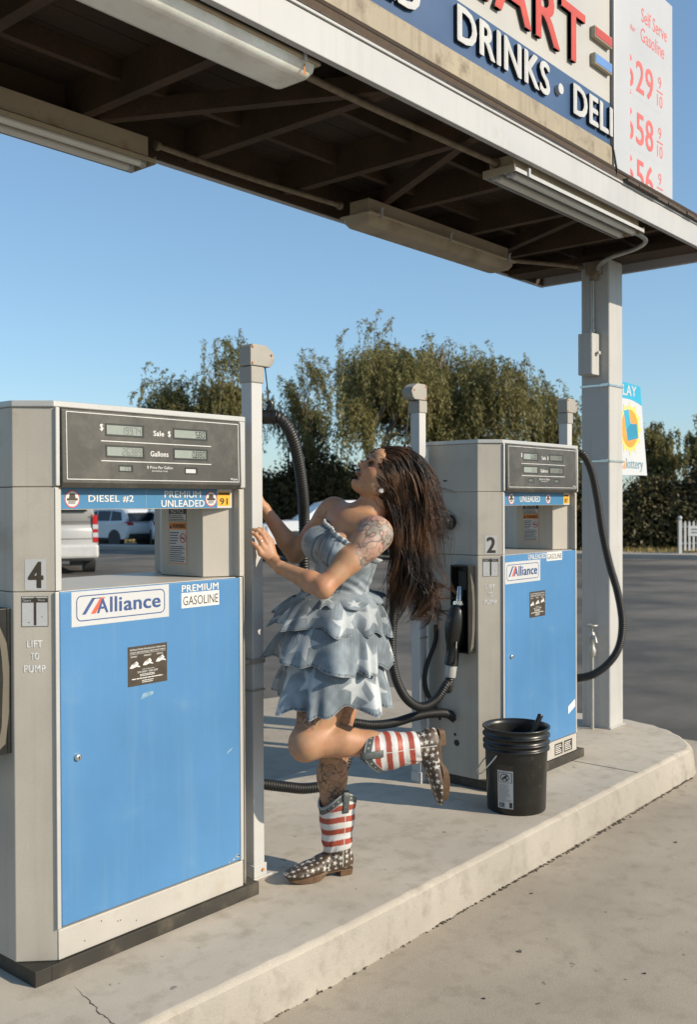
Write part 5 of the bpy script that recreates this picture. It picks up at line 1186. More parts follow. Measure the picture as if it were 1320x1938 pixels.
# ------------------------------------------------------------------ boots: one shape, made once in its own frame (x toe, y side, z up), placed twice
def build_boot():
    b = Field((-.10,-.075,-.005), (.215,.075,.345), .0024)
    E3 = np.eye(3)
    sh = [((-.014,0,.062),E3[0],E3[1],.050,.043,.038),((-.010,0,.125),E3[0],E3[1],.053,.050,.044),((-.010,0,.19),E3[0],E3[1],.061,.060,.053),((-.010,0,.26),E3[0],E3[1],.069,.067,.059),((-.010,0,.36),E3[0],E3[1],.072,.070,.062)]
    sh = [(np.array(a),f,s_,p,q,r) for a,f,s_,p,q,r in sh]; b.rings(sh, .012)
    b.ell((-.022,0,.050), E3, (.040,.033,.042), .012)
    ft = [((-.042,0,.045),.030,.026),((.0,0,.050),.034,.031),((.045,0,.048),.030,.033),((.090,0,.040),.0225,.037),((.130,0,.034),.0175,.037),((.160,0,.031),.014,.031)]
    for (a,h,w),(c,h2,w2) in zip(ft, ft[1:]):
        def fn(P, a=np.array(a), c=np.array(c), h=h, w=w, h2=h2, w2=w2):
            d = c-a; q = P-a.astype(np.float32); t = np.clip(q[...,0]/d[0], 0, 1); v = q-t[...,None]*d; hh, ww = h+(h2-h)*t, w+(w2-w)*t
            l = (np.abs(v[...,0]/ww)**2.6+np.abs(v[...,1]/ww)**2.6+np.abs(v[...,2]/hh)**2.2)**(1/2.4); return (l-1)*np.minimum(hh,ww)
        b.add(fn, np.array(a)-.06, np.array(c)+.06, .010)
    _, P = b.sub(b.lo, b.lo+b.n*b.h)
    b.F = np.maximum(b.F, (.022-P[...,2])-.0)                                    # flat under the welt
    x = (P[...,0]+.010)/.068; top = .296-.058*np.clip(x,0,1)**1.6-.030*np.clip(-x,0,1)**1.6
    b.F = np.maximum(b.F, P[...,2]-top)
    inn = Field((-.10,-.075,-.005), (.215,.075,.345), .0024); inn.rings([(q[0],q[1],q[2],q[3]-.005,q[4]-.005,q[5]-.005) for q in sh[1:]], 0)
    inn.F = np.maximum(inn.F, .16-P[...,2]); b.F = np.maximum(b.F, -inn.F).astype(np.float32)
    b.F += (.0012*np.sin(P[...,2]*120+9*np.sin(P[...,1]*26+P[...,0]*20))*np.exp(-((P[...,2]-.105)/.03)**2)).astype(np.float32)     # creases at the ankle
    v, f = b.mesh(); x, y, z = v.T
    topv = .296-.058*np.clip((x+.01)/.068,0,1)**1.6-.030*np.clip(-(x+.01)/.068,0,1)**1.6
    cut = .094-.28*np.abs(x-.005)*(x > .005)+.10*np.clip(-x-.03,0,1); foot = np.clip(.5+(cut-z)/.002, 0, 1)
    W, Rd, Br, Gr = np.array([.52,.52,.51]), np.array([.26,.046,.026]), np.array([.056,.036,.022]), np.array([.062,.072,.070])
    sp = ((z-.112+.004*np.sin(x*40+y*25)) % .0405)/.0405; st = np.clip(.5+(.5*.98-sp)/.04, 0, 1)*np.clip(.5+(sp-.0)/.04,0,1)
    worn = np.clip(.5+.5*vnoise(v, 210, 81), 0, 1)*.35+np.clip(vnoise(v,70,82),0,1)*.2
    c = W*(1-st[:,None])+(Rd*(1+worn[:,None]*.9))*st[:,None]; c *= (1-.10*np.clip(vnoise(v,60,83),0,1))[:,None]
    col = np.clip(.5+(z-(topv-.026))/.0016, 0, 1); edge = np.clip(.5+(z-(topv-.005))/.0012,0,1); pip = soft(np.abs(z-(topv-.027))-.0014,.001)
    g_ = Gr*(1+.35*vnoise(v,140,84))[:,None]; c = c*(1-col[:,None])+g_*col[:,None]
    ang = np.arctan2(y*1.15, x+.01); stud = np.clip((np.cos(ang*26)-.72)*8,0,1)*soft(np.abs(z-(topv-.014))-.0022,.0015); c = c*(1-stud[:,None])+np.array([.42,.42,.38])*stud[:,None]
    c = c*(1-edge[:,None]*.8)+np.array([.34,.35,.33])*(edge*.8)[:,None]; c = c*(1-pip[:,None]*.7)+np.array([.5,.5,.48])*(pip*.7)[:,None]
    br = Br*(1+.4*vnoise(v,110,85)+.25*vnoise(v,300,86))[:,None]
    g = np.random.default_rng(4); m = np.zeros(len(v)); s_up = np.where(x > .03, x, z*0+x)
    for sgn in (-1,1):       # stars on each flank, mapped by position along the foot and round it
        side = (y*sgn > -.004); uu = x; vv = np.where(x > .04, z*.75+ (np.abs(y))*-.9+.03, z)
        for a in np.arange(-.07,.20,.0215):
            for q in np.arange(-.01,.125,.0205):
                if g.uniform() < .12: continue
                m = np.maximum(m, star(uu, vv, a+g.uniform(-.004,.004), q+g.uniform(-.004,.004), g.choice((.0055,.007,.0098)), g.uniform(0,6.28))*side)
    rim = m > .02; br = br*(1-.0); br = br*(1-m[:,None])+np.array([.52,.51,.47])*m[:,None]
    br = np.where((z < .030)[:,None], Br*.8, br)
    c = c*(1-foot[:,None])+br*foot[:,None]; sc = soft(np.abs(z-cut)-.0016,.001); c = c*(1-.7*sc[:,None])+Br*.5*(.7*sc)[:,None]
    sid = soft(np.abs(x+.012)-.0013,.001)*(np.abs(y) > .02)*(z > .035)*(z < topv-.07); c = c*(1-sid[:,None])+np.array([.5,.5,.48])*sid[:,None]
    return v, f, c
BV, BF_, BC = build_boot()
M_boot = mat('painted_leather', (.5,.5,.5), .5, var=.06, vs_=60, attr=True, grain=.08, gs=900, bmp=.15, bs=500)
M_sole = mat('stacked_leather', (.115,.062,.030), .55, var=.2, vs_=60); M_strap = mat('grey_strap_leather', (.075,.085,.082), .5, var=.2, vs_=80)
def place_boot(o, x, z, flip):
    x = nrm(np.array(x)); z = np.array(z); z = nrm(z-x*(z@x)); y = np.cross(z, x)*(1); A = np.array([x,y,z]); o = np.array(o)
    def W_(p): return to_world(np.asarray(p)*1.07@A+o)
    f = BF_[:, ::-1] if np.linalg.det(A) < 0 else BF_
    b = mesh_obj('boot', W_(BV), f[:, ::-1], M_boot, woman, sm=True, cols=BC)
    # welt and sole outline, then the heel block
    n = 40; out = []
    for i in range(n):
        q = 2*math.pi*i/n; X = .059+.119*math.cos(q); h = .031+.010*math.sin((X+.06)/.24*3.14)-.012*math.exp(-((X-.03)/.03)**2)
        out.append((X if abs(math.cos(q)) < .95 else X, math.copysign(abs(math.sin(q))**.55,math.sin(q))*h))
    def rock(X): return .0+.010*max(0,(X-.11)/.07)**2+.014*math.exp(-((X-.035)/.032)**2)+(.017 if X < .02 else .017*math.exp(-((X-.02)/.03)**2))
    P = [(X,Y,rock(X)+.001) for X,Y in out]+[(X,Y,max(rock(X)+.007,.024 if X < .135 else .024+.010*((X-.135)/.05))) for X,Y in out]
    mb = MB(); mb.add(W_(P), [tuple(range(n))[::-1], tuple(range(n,2*n))]+[(i,(i+1)%n,n+(i+1)%n,n+i) for i in range(n)]); mb.build('sole', M_sole, b, .001)
    hb = [(-.062+.030-.030*math.cos(q), .029*math.sin(q)) for q in np.linspace(-1.57,1.57,12)]; hb = [(-.060,-.012),(-.058,-.022),(-.048,-.029),(-.005,-.028),(-.003,0),(-.005,.028),(-.048,.029),(-.058,.022),(-.060,.012)]
    mb = MB(); k = len(hb); P = [(X*.92-.004,Y*.93,.0) for X,Y in hb]+[(X-.003,Y,.021) for X,Y in hb]; mb.add(W_(P), [tuple(range(k))[::-1], tuple(range(k,2*k))]+[(i,(i+1)%k,k+(i+1)%k,k+i) for i in range(k)]); mb.build('heel', M_sole, b, .0012)
    for sg_ in (-1,1):      # pull straps over the top edge
        mb = MB(); pr_ = [(.228,.0565),(.235,.0600),(.26,.0625),(.285,.0645),(.303,.0630),(.305,.058),(.296,.052),(.27,.0515)]; k = len(pr_)
        P = [(-.012+s_*.011, sg_*yy, zz) for s_ in (-1,-.8,.8,1) for zz, yy in [(a, b_+(.0012 if abs(s_) < .9 else 0)) for a, b_ in pr_]]
        mb.add(W_(P), [(i*k+j,i*k+j+1,(i+1)*k+j+1,(i+1)*k+j) for i in range(3) for j in range(k-1)], 0, True); st_ = mb.build('pull_strap', M_strap, b); md = st_.modifiers.new('thick','SOLIDIFY'); md.thickness = .003; md.offset = 0
    return b
# standing boot: sole on the island
gp = np.array([RT.dot(V((0,0,1))), UP.dot(V((0,0,1))), FW.dot(V((0,0,1)))])     # world up in this frame
def ground_pt(px, py): q = on(px,py,2,.1505)-CAM; return np.array([q.dot(RT), q.dot(UP), q.dot(FW)])
h0, t0 = ground_pt(651,1652), ground_pt(553,1672); fx = nrm(t0-h0); s0 = h0+fx*.040
place_boot(s0-fx*.003, fx, gp, 1)
# raised boot: shaft along the folded shin, toe hanging down
sh_ = nrm(L(680,1418,3.535)-L(796,1412,3.585)); tx = nrm(L(839,1500,3.59)-L(800,1385,3.59)); tx = nrm(tx-sh_*(tx@sh_)*.8)
place_boot(L(796,1412,3.585)-sh_*.090+tx*.006, tx, sh_, -1)

# ------------------------------------------------------------------ hair, blown back to the right
def hair():
    g = np.random.default_rng(12); V_, F_ = [], []
    def lock(P, r, fl=.5, n=5):
        P = np.array(P); k = len(P); T_ = np.gradient(P, axis=0); T_ /= np.linalg.norm(T_,axis=1)[:,None]+1e-9
        ref = nrm(np.array([.2,.3,-1])+g.normal(size=3)*.3); a = ref-T_*(T_@ref)[:,None]; a /= np.linalg.norm(a,axis=1)[:,None]+1e-9; b = np.cross(T_, a)
        rr = r*np.minimum(1, np.linspace(1.0,.02,k)*2.2)*np.minimum(1, np.linspace(0,1,k)*5+.2)
        q = 2*math.pi*np.arange(n)/n
        R_ = P[:,None,:]+(np.cos(q)[None,:,None]*b[:,None,:]+fl*np.sin(q)[None,:,None]*a[:,None,:])*rr[:,None,None]
        o = sum(len(v) for v in V_); V_.append(R_.reshape(-1,3)); i, j = np.meshgrid(np.arange(k-1), np.arange(n), indexing='ij'); j2 = (j+1)%n
        F_.append(np.stack([i*n+j, i*n+j2, (i+1)*n+j2, (i+1)*n+j], -1).reshape(-1,4)+o)
    def sm(P, k):
        return np.array([list(p) for p in spline([V(p) for p in P], k)])
    # families of locks: start on the scalp, pass over the back of the head, fall and blow; px paths
    fam = [  # (path, spread at end px, count, width, curl)
     ([(722,858),(748,852),(778,862),(800,890),(815,940),(830,1010),(842,1085)], 22, 70, .0060, .010),
     ([(726,862),(752,858),(776,880),(792,930),(800,1000),(814,1080),(830,1142)], 26, 80, .0060, .013),
     ([(728,872),(748,876),(766,905),(778,965),(788,1050),(794,1118),(782,1172)], 24, 84, .0062, .012),
     ([(722,885),(738,895),(752,930),(764,990),(774,1070),(772,1135),(760,1192)], 22, 84, .0062, .012),
     ([(720,900),(733,918),(746,955),(757,1010),(764,1080),(756,1140),(744,1186)], 18, 76, .0060, .011),
     ([(722,920),(733,945),(745,985),(752,1040),(752,1095),(746,1142),(738,1180)], 14, 60, .0058, .010),
     ([(730,868),(770,885),(795,925),(818,960),(836,985)], 20, 60, .0038, .014),
     ([(740,900),(775,930),(800,965),(826,1000),(850,1018)], 22, 50, .0036, .014),
     ([(756,1010),(775,1060),(800,1100),(822,1130),(845,1124)], 18, 60, .0039, .022),
     ([(760,1050),(782,1095),(800,1135),(808,1165),(828,1170)], 18, 46, .0039, .022)]
    for fi, (path, spr, cnt, wid, curl) in enumerate(fam):
        B0 = np.array(path, float); n = len(B0)
        for c in range(cnt):
            s1 = g.normal(size=2)*np.array([1,.8]); zoff = g.uniform(-1,1); tN = np.linspace(0,1,n)
            dev = s1[None,:]*np.stack([tN**1.1*spr*.55+2.5, tN**1.3*spr*.7+2.5],1)
            Q = B0+dev; ln = g.uniform(.78,1.06)
            # depth: over the near side of the skull, falling behind the shoulder
            hd_ = 3.645+zoff*np.array([.045,.075,.085,.085,.09,.10,.11][:n])+np.linspace(0,.05,n)
            w3 = np.array([L(x,y,d) for (x,y),d in zip(Q,hd_)])
            # keep the first points on the scalp
            for i in range(min(3,n)):
                q = (w3[i]-HP(-.012,.012,0))@HA.T; e = q/np.array([.103,.107,.085]); l = np.linalg.norm(e)
                if l < 1.0 or i == 0: w3[i] = HP(-.012,.012,0)+(q/max(l,1e-3)*(1.0+.02*g.uniform()))@HA
            P = sm(w3, 7); k = len(P); cut_ = max(8, int(k*min(ln,1))); P = P[:cut_]; k = len(P)
            t = np.linspace(0,1,k); thin = wid < .004; amp = curl*(2.6 if not thin else 2.4)*np.clip((t-.15)/.85,0,1)**1.3*g.uniform(.5,1.4)
            # neighbouring locks wave together; strands of a lock share its wave
            ph = 2.2*math.sin(s1[0]*1.3+zoff*1.7)+fi*1.1+g.normal()*.5; fq = 10.5+1.5*math.sin(fi*2.1+zoff)
            P = P+np.stack([amp*np.sin(fq*t+ph), amp*.35*np.sin(fq*t*.9+ph+1), amp*.9*np.cos(fq*t+ph)],1)
            wd = wid*g.uniform(.5,1.1)
            for q_ in range(7):
                o_ = g.normal(size=3)*np.array([1,.6,1])*wd*.62; sp_ = (.25+.8*np.minimum(t*2.5,1)-.45*t**3)[:,None]
                jit = np.cumsum(g.normal(size=P.shape)*.0005,0)
                e_ = max(6, int(k*g.uniform(.84,1.0)))
                lock((P+o_*sp_+jit)[:e_], wd*(.25 if not thin else .55)*g.uniform(.65,1.35), .6, 4)
            if g.uniform() < .30: lock(P+np.cumsum(g.normal(size=P.shape)*.0022,0)+g.normal(size=3)*.006, .0007, 1, 3)
    return np.concatenate(V_), np.concatenate(F_).astype(np.int32)
hv, hfc = hair()
# solid body of hair under the locks
hb_ = Field(L(690,1180,3.6)-np.array([0,0,.1]), L(850,835,3.6)+np.array([.02,0,.22]), .004)
hb_.ell(HP(-.020,.017,0), HA, (.097,.100,.083), .01)
for a, b, ra, rb in (((752,890),(768,950),.075,.070),((768,950),(776,1020),.070,.060),((776,1020),(770,1070),.058,.024),((758,925),(752,1000),.062,.045),((752,1000),(754,1060),.045,.024)):
    hb_.cone(L(*a,3.665), L(*b,3.69), ra, rb, .03)
hb_.ell(HP(.082,-.035,.0), HA, (.075,.085,.095), .012, 's'); hb_.ell(HP(.010,-.045,.08), HA, (.030,.042,.04), .01, 's')
hb_.cone(L(690,1000,3.62), L(722,930,3.62), .06, .045, .01, 's')
ov, of = hb_.mesh(); ov = ov+(.0035*vnoise(ov*np.array([1,.35,1]), 260, 91)+.004*vnoise(ov*np.array([1,.3,1]), 120, 92))[:,None]*nrm(np.array([.3,.2,-1]))
HVt = np.concatenate([hv, ov]); HFt = np.concatenate([hfc, of+len(hv)])
def hair_mat():
    m, nt, b = _nodes('dark_brown_hair')
    n = noise(nt, 9, 4); c = mix(nt, ramp(nt, n, .42, .70).outputs[0], (.011,.0060,.0034), (.110,.050,.021))
    nt.links.new(c, b.inputs['Base Color']); b.inputs['Roughness'].default_value = .46; b.inputs['Specular IOR Level'].default_value = .38; return m
M_hair = hair_mat()
hr_ = mesh_obj('hair', to_world(HVt), HFt, M_hair, woman, sm=True)
# lashes, earring, ring
mb = MB()
for q in (-1,1):
    for i in range(13):
        s_ = -.015+.030*i/12; a = HP(.083-.10*s_*s_*8, .004-.3*abs(s_)*.3, .031*q+s_*q); e = a+hf*.0045+hu*.0030+hs*(s_*.25*q)
        mb.tube([V(to_world(p[None])[0]) for p in (a, (a+e)/2-hu*.001, e)], [.0008,.0006,.0002], 4)
mb.build('eyelashes', M_hair, woman)
er = HP(.004,-.052,.0775); nW = V(_B.T@nrm(hs*.9+hf*.3)); w0 = V(to_world(er[None])[0]); mb = MB()
mb.lathe([(.0035,-.002),(.0085,-.002),(.0085,.003),(.0035,.003)], w0, nW, 18); mb.lathe([(.003,.0),(.003,.0015)], w0, nW, 10, 1); mb.build('earring', [mat('pearl', (.62,.61,.58), .25), M_blk], woman)
rq = (KN[2]*.35+hp(489,1021,.007)*.65); rd = nrm(hp(489,1021,.007)-KN[2]); mb = MB(); mb.lathe([(.0098,-.0012),(.0104,0),(.0098,.0012)], V(to_world(rq[None])[0]), V(_B.T@rd), 16); mb.lathe([(.003,0),(.0035,.002),(.001,.0035)], V(to_world((rq+pn_*.0098)[None])[0]), V(_B.T@pn_), 8); mb.build('ring', M_steel, woman)
# ================================================================== TREES
def leaf_mat(name, c0, c1, trans=.35):
    m, nt, b = _nodes(name)
    n = noise(nt, 1.3, 3); n2 = noise(nt, 14, 2)
    c = mix(nt, ramp(nt, n, .35, .65).outputs[0], c0, c1)
    c = mix(nt, 1.0, c, ramp(nt, n2, .25, .75, (.65,.65,.65,1), (1.35,1.35,1.35,1)).outputs[0], 'MULTIPLY')
    nt.links.new(c, b.inputs['Base Color']); b.inputs['Roughness'].default_value = .55; b.inputs['Specular IOR Level'].default_value = .3
    t = N(nt, 'ShaderNodeBsdfTranslucent'); nt.links.new(c, t.inputs[0])
    ms = N(nt, 'ShaderNodeMixShader', Fac=trans); out = nt.nodes['Material Output']
    nt.links.new(b.outputs[0], ms.inputs[1]); nt.links.new(t.outputs[0], ms.inputs[2]); nt.links.new(ms.outputs[0], out.inputs[0]); return m
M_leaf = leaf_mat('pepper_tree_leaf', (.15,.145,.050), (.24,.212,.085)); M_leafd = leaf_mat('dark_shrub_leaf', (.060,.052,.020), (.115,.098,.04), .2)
M_bark = mat('pale_bark', (.20,.165,.12), .9, var=.3, vs_=8, grain=.2, gs=60)
def leaf_quads(P, D, L, W, g):
    """one narrow leaf per point: P base, D direction"""
    n = len(P); s_ = g.normal(size=(n,3)); s_ -= D*(s_*D).sum(1)[:,None]; s_ /= np.linalg.norm(s_,axis=1)[:,None]+1e-9
    L = L*g.uniform(.6,1.3,(n,1)); W = W*g.uniform(.6,1.3,(n,1))
    v = np.stack([P, P+D*L*.45+s_*W*.5, P+D*L, P+D*L*.45-s_*W*.5], 1).reshape(-1,3)
    return v, np.arange(n*4, dtype=np.int32).reshape(-1,4)
def pepper_tree(px, dep, top, wid, label, seed, dens=1.0, skirt=.32, name='pepper_tree', droop=1.0, lm=None, lean=0, leafL=.16, leafW=.05, grp='trees beyond the road', loc=None, hgt=None):
    """weeping tree: forked trunk, limbs, and curtains of drooping twigs; top = image row of its top, wid = width in metres"""
    g = np.random.default_rng(seed); R = random.Random(seed)
    b = at(px, 1000, dep) if loc is None else V(loc); zg = gz(dep) if loc is None else 0; b.z = zg
    H = hgt or at(px, top, dep).z-zg
    t = thing(name, label, 'tree', b, grp)
    tips = []; mb = MB()
    def limb(p, d, l, r, lev):
        k = 5; pts = [p]; q = V(p); dd = V(d)
        for i in range(k):
            dd = (dd+V((R.gauss(0,.16),R.gauss(0,.16),R.gauss(.05,.10)))).normalized(); q = q+dd*l/k; pts.append(V(q))
        mb.tube(pts, [r*(1-.45*i/k) for i in range(k+1)], 7 if lev < 2 else 5)
        if lev >= 3 or l < .5:
            tips.append((pts[-1], dd)); tips.append((pts[-3], dd)); return
        for j in range(R.choice((2,3,3)) if lev else 4):
            a = R.uniform(0,6.28); sp = R.uniform(.45,.95) if lev else R.uniform(.5,.9)
            o = dd.orthogonal().normalized(); o.rotate(Matrix.Rotation(a,3,dd))
            nd = (dd*math.cos(sp)+o*math.sin(sp)); nd.z = nd.z*.8+.12; nd.normalize()
            limb(pts[-1] if j else pts[-1], nd, l*R.uniform(.6,.85), r*.55, lev+1)
        if lev: tips.append((pts[-1], dd))
    h0 = H*.26
    limb(V((0,0,-.1)), V((R.uniform(-.15,.15),R.uniform(-.15,.15),1)), h0, .035*H*.8, 0)
    A = np.array([list(p) for p, _ in tips]); lo, hi = A.min(0), A.max(0)
    # fit the limb skeleton into the crown
    sx = wid*.42/max(abs(A[:,0]).max(), abs(A[:,1]).max(), .1); sz = (H*.90)/hi[2]
    S = np.array([sx, sx, sz]); mb.v = [(p[0]*sx*(1 if p[2] > h0*.5 else 1), p[1]*sx, p[2]*sz) for p in mb.v]
    A = A*S
    mb.xf = None; mb.v = [(p[0]+b.x, p[1]+b.y, p[2]+b.z) for p in mb.v]
    mb.build('trunk', M_bark, t)
    # twigs hang from points scattered round the tips
    nt_ = int(1500*dens*wid/6); P0 = A[g.integers(0,len(A),nt_)]+g.normal(size=(nt_,3))*np.array([.09*wid,.09*wid,.055*H])
    # clumping: drop twigs in some directions so that sky shows through
    ph = g.uniform(0,6.28,(6,)); f_ = sum(np.sin(P0@g.normal(size=3)*(2.2*6/wid*.55)+p) for p in ph)
    P0 = P0[f_ > -.48]; P0 = P0[P0[:,2] > H*skirt*.8]
    n = len(P0); Ln = g.uniform(.35,1.0,n)*H*.18*droop; m_ = 13
    out = P0.copy(); out[:,2] = 0; out /= np.linalg.norm(out,axis=1)[:,None]+.3
    tt = np.linspace(0,1,m_)[None,:,None]
    C = P0[:,None,:]+out[:,None,:]*tt*(1-.5*tt)*Ln[:,None,None]*.7+np.array([0,0,1.0])*(.25*tt-1.15*tt*tt)[:,:,:]*Ln[:,None,None]
    D = np.gradient(C, axis=1); D /= np.linalg.norm(D,axis=2)[:,:,None]+1e-9
    C = np.repeat(C, 3, 1).reshape(-1,3); D = np.repeat(D, 3, 1).reshape(-1,3)
    C = C+g.normal(size=C.shape)*.05*(wid/6)**.5
    D = D+g.normal(size=D.shape)*.45; D /= np.linalg.norm(D,axis=1)[:,None]
    ok = C[:,2] > .25; C, D = C[ok], D[ok]
    v, f = leaf_quads(C, D, leafL, leafW, g)
    mesh_obj('crown', v+np.array(b), f, lm or M_leaf, t)
    return t
pepper_tree(398, 37, 634, 4.2, 'small pepper tree with a rounded crown, leftmost, above the nearer pump', 21, 1.25, .3)
pepper_tree(520, 40, 652, 4.0, 'loose pepper tree behind the nearest hose post', 22, 1.05, .25)
pepper_tree(700, 36, 628, 6.0, 'large spreading pepper tree above the woman', 23, 1.25, .22)
pepper_tree(850, 38, 596, 5.6, 'tallest thin pepper tree with sky showing through its crown', 24, .85, .3)
pepper_tree(935, 36, 652, 5.6, 'thin pepper tree behind the farther pump', 25, 1.0, .2)
pepper_tree(1010, 42, 720, 5.2, 'low pepper tree between the farther pump and the canopy post', 27, 1.0, .15)
def shrub_mass(name, label, pts, seed, h0, h1, dens, lm, kind=None, cat='hedge', thick=1.6, L=.2, W=.09):
    """a run of dense shrubs: leaf clumps through a lumpy wall with an uneven top"""
    g = np.random.default_rng(seed); B = [V((p.x,p.y,0)) for p in pts]; seg = [(b-a).length for a, b in zip(B, B[1:])]; T = sum(seg)
    n = int(dens*T); s_ = g.uniform(0,T,n); acc = 0; X = np.zeros((n,3))
    for a, b, l in zip(B, B[1:], seg):
        k = (s_ >= acc) & (s_ <= acc+l); u = ((s_[k]-acc)/l)[:,None]; X[k] = np.array(a)*(1-u)+np.array(b)*u; acc += l
    top = h0+(h1-h0)*(.45+.28*np.sin(s_*.9+seed)+.22*np.sin(s_*2.3+1)+.16*np.sin(s_*5.1)+.1*np.sin(s_*11)); u = g.uniform(0,1,n)**.75
    zb = np.array([gz(gdep(V(p))) for p in X]); X[:,2] = zb+u*top
    w = thick*np.sqrt(np.clip(1-u**3,.02,1)); X[:,:2] += g.uniform(-1,1,(n,2))*w[:,None]
    k = 26; C = np.repeat(X, k, 0)+g.normal(size=(n*k,3))*.22; D = g.normal(size=C.shape); D[:,2] -= .4; D /= np.linalg.norm(D,axis=1)[:,None]
    C = C[C[:,2] > C[:,2].min()+.05] if False else C
    v, f = leaf_quads(C, D, L, W, g); o = mesh_obj(name, v, f, lm); return tag(o, label, cat, None, kind)
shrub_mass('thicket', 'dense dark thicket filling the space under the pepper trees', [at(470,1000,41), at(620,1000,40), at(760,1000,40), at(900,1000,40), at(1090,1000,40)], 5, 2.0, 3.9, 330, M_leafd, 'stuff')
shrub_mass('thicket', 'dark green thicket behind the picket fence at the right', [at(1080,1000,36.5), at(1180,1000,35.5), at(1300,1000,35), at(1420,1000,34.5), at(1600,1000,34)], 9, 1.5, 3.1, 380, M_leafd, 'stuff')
pepper_tree(1258, 36.5, 800, 2.6, 'bushy olive tree rising behind the lottery banner', 31, 1.0, .35, droop=.6)
pepper_tree(1325, 37, 795, 2.4, 'bushy olive tree at the right picture edge', 33, 1.0, .35, droop=.6)
pepper_tree(1195, 38, 838, 2.6, 'low olive bush against the thicket beside the canopy post', 35, 1.0, .3, droop=.6)
M_grass = mat('dry_grass', (.34,.26,.10), .95, var=.3, vs_=6)
def grass(p0, p1, n, seed):
    g = np.random.default_rng(seed); a, b = np.array(p0), np.array(p1); u = g.uniform(0,1,(n,1)); P_ = a*(1-u)+b*u; P_[:,:2] += g.normal(size=(n,2))*.7
    P_[:,2] = [gz(gdep(V(p)))+.03 for p in P_]; D = g.normal(size=(n,3))*.35; D[:,2] = 1; D /= np.linalg.norm(D,axis=1)[:,None]
    v, f = leaf_quads(P_, D, .26, .03, g); return mesh_obj('dry_grass', v, f, M_grass)
tag(grass(at(150,1000,52), at(520,1000,46), 9000, 3), kind='stuff'); tag(grass(at(1170,1000,34), at(1420,1000,33), 4000, 4), kind='stuff')

# ================================================================== PICKET FENCE, FAR VEHICLES
M_fence = mat('white_fence_paint', (.46,.46,.45), .6, var=.05)
fp = at(1288,1075,31.5); fp.z = gz(31.5)+.13
fn = thing('picket_fence', 'white picket fence panel with a ball topped post and small notice', 'fence', fp)
dx = (RT*.98+FW*.12); dx.z = 0; dx.normalize(); dn_ = V((-dx.y,dx.x,0))
mb = MB(); mb.obox(fp+V((0,0,.53)), dx*.05, dn_*.05, (0,0,.53)); mb.lathe([(.03,0),(.06,.03),(.075,.07),(.06,.115),(.02,.14)], fp+V((0,0,1.06)), (0,0,1), 14); mb.build('post', M_fence, fn)
for z in (.33,.86): mb = MB(); mb.obox(fp+dx*.85+V((0,0,z)), dx*.8, dn_*.015, (0,0,.035)); mb.build('rail', M_fence, fn)
for i in range(11):
    q = fp+dx*(.16+i*.142)-dn_*.03; mb = MB(); mb.extrude([(-.035,.1),(.035,.1),(.035,.98),(0,1.05),(-.035,.98)], q, dx, (0,0,1), -dn_, .018); mb.build('picket', M_fence, fn)
mb = MB(); q = fp+dx*.75-dn_*.055+V((0,0,.72)); mb.obox(q, dx*.5, dn_*.004, (0,0,.16)); pn_ = Plane(q-dn_*.0045, dx, (0,0,1)); pn_.lines(mb,-.4,.4,-.1,.1,2,.001,1,.5,.2,4); mb.build('notice', [M_vin, M_ghost], fn)
fence2 = None
M_car = mat('silver_car_paint', (.62,.64,.66), .25, .1, var=.03, vs_=1, grain=.02); M_carw = mat('white_car_paint', (.72,.74,.76), .25, var=.02, vs_=1, grain=.02)
M_cglass = mat('dark_car_glass', (.012,.014,.016), .08, var=.05); M_tyre = mat('tyre_rubber', (.02,.02,.02), .8, var=.2); M_rim = mat('alloy_rim', (.45,.45,.46), .3, .7, var=.1)
M_tail = mat('red_tail_lamp', (.42,.015,.015), .15, var=.05); M_trimb = mat('black_bumper_trim', (.03,.03,.032), .6, var=.1)
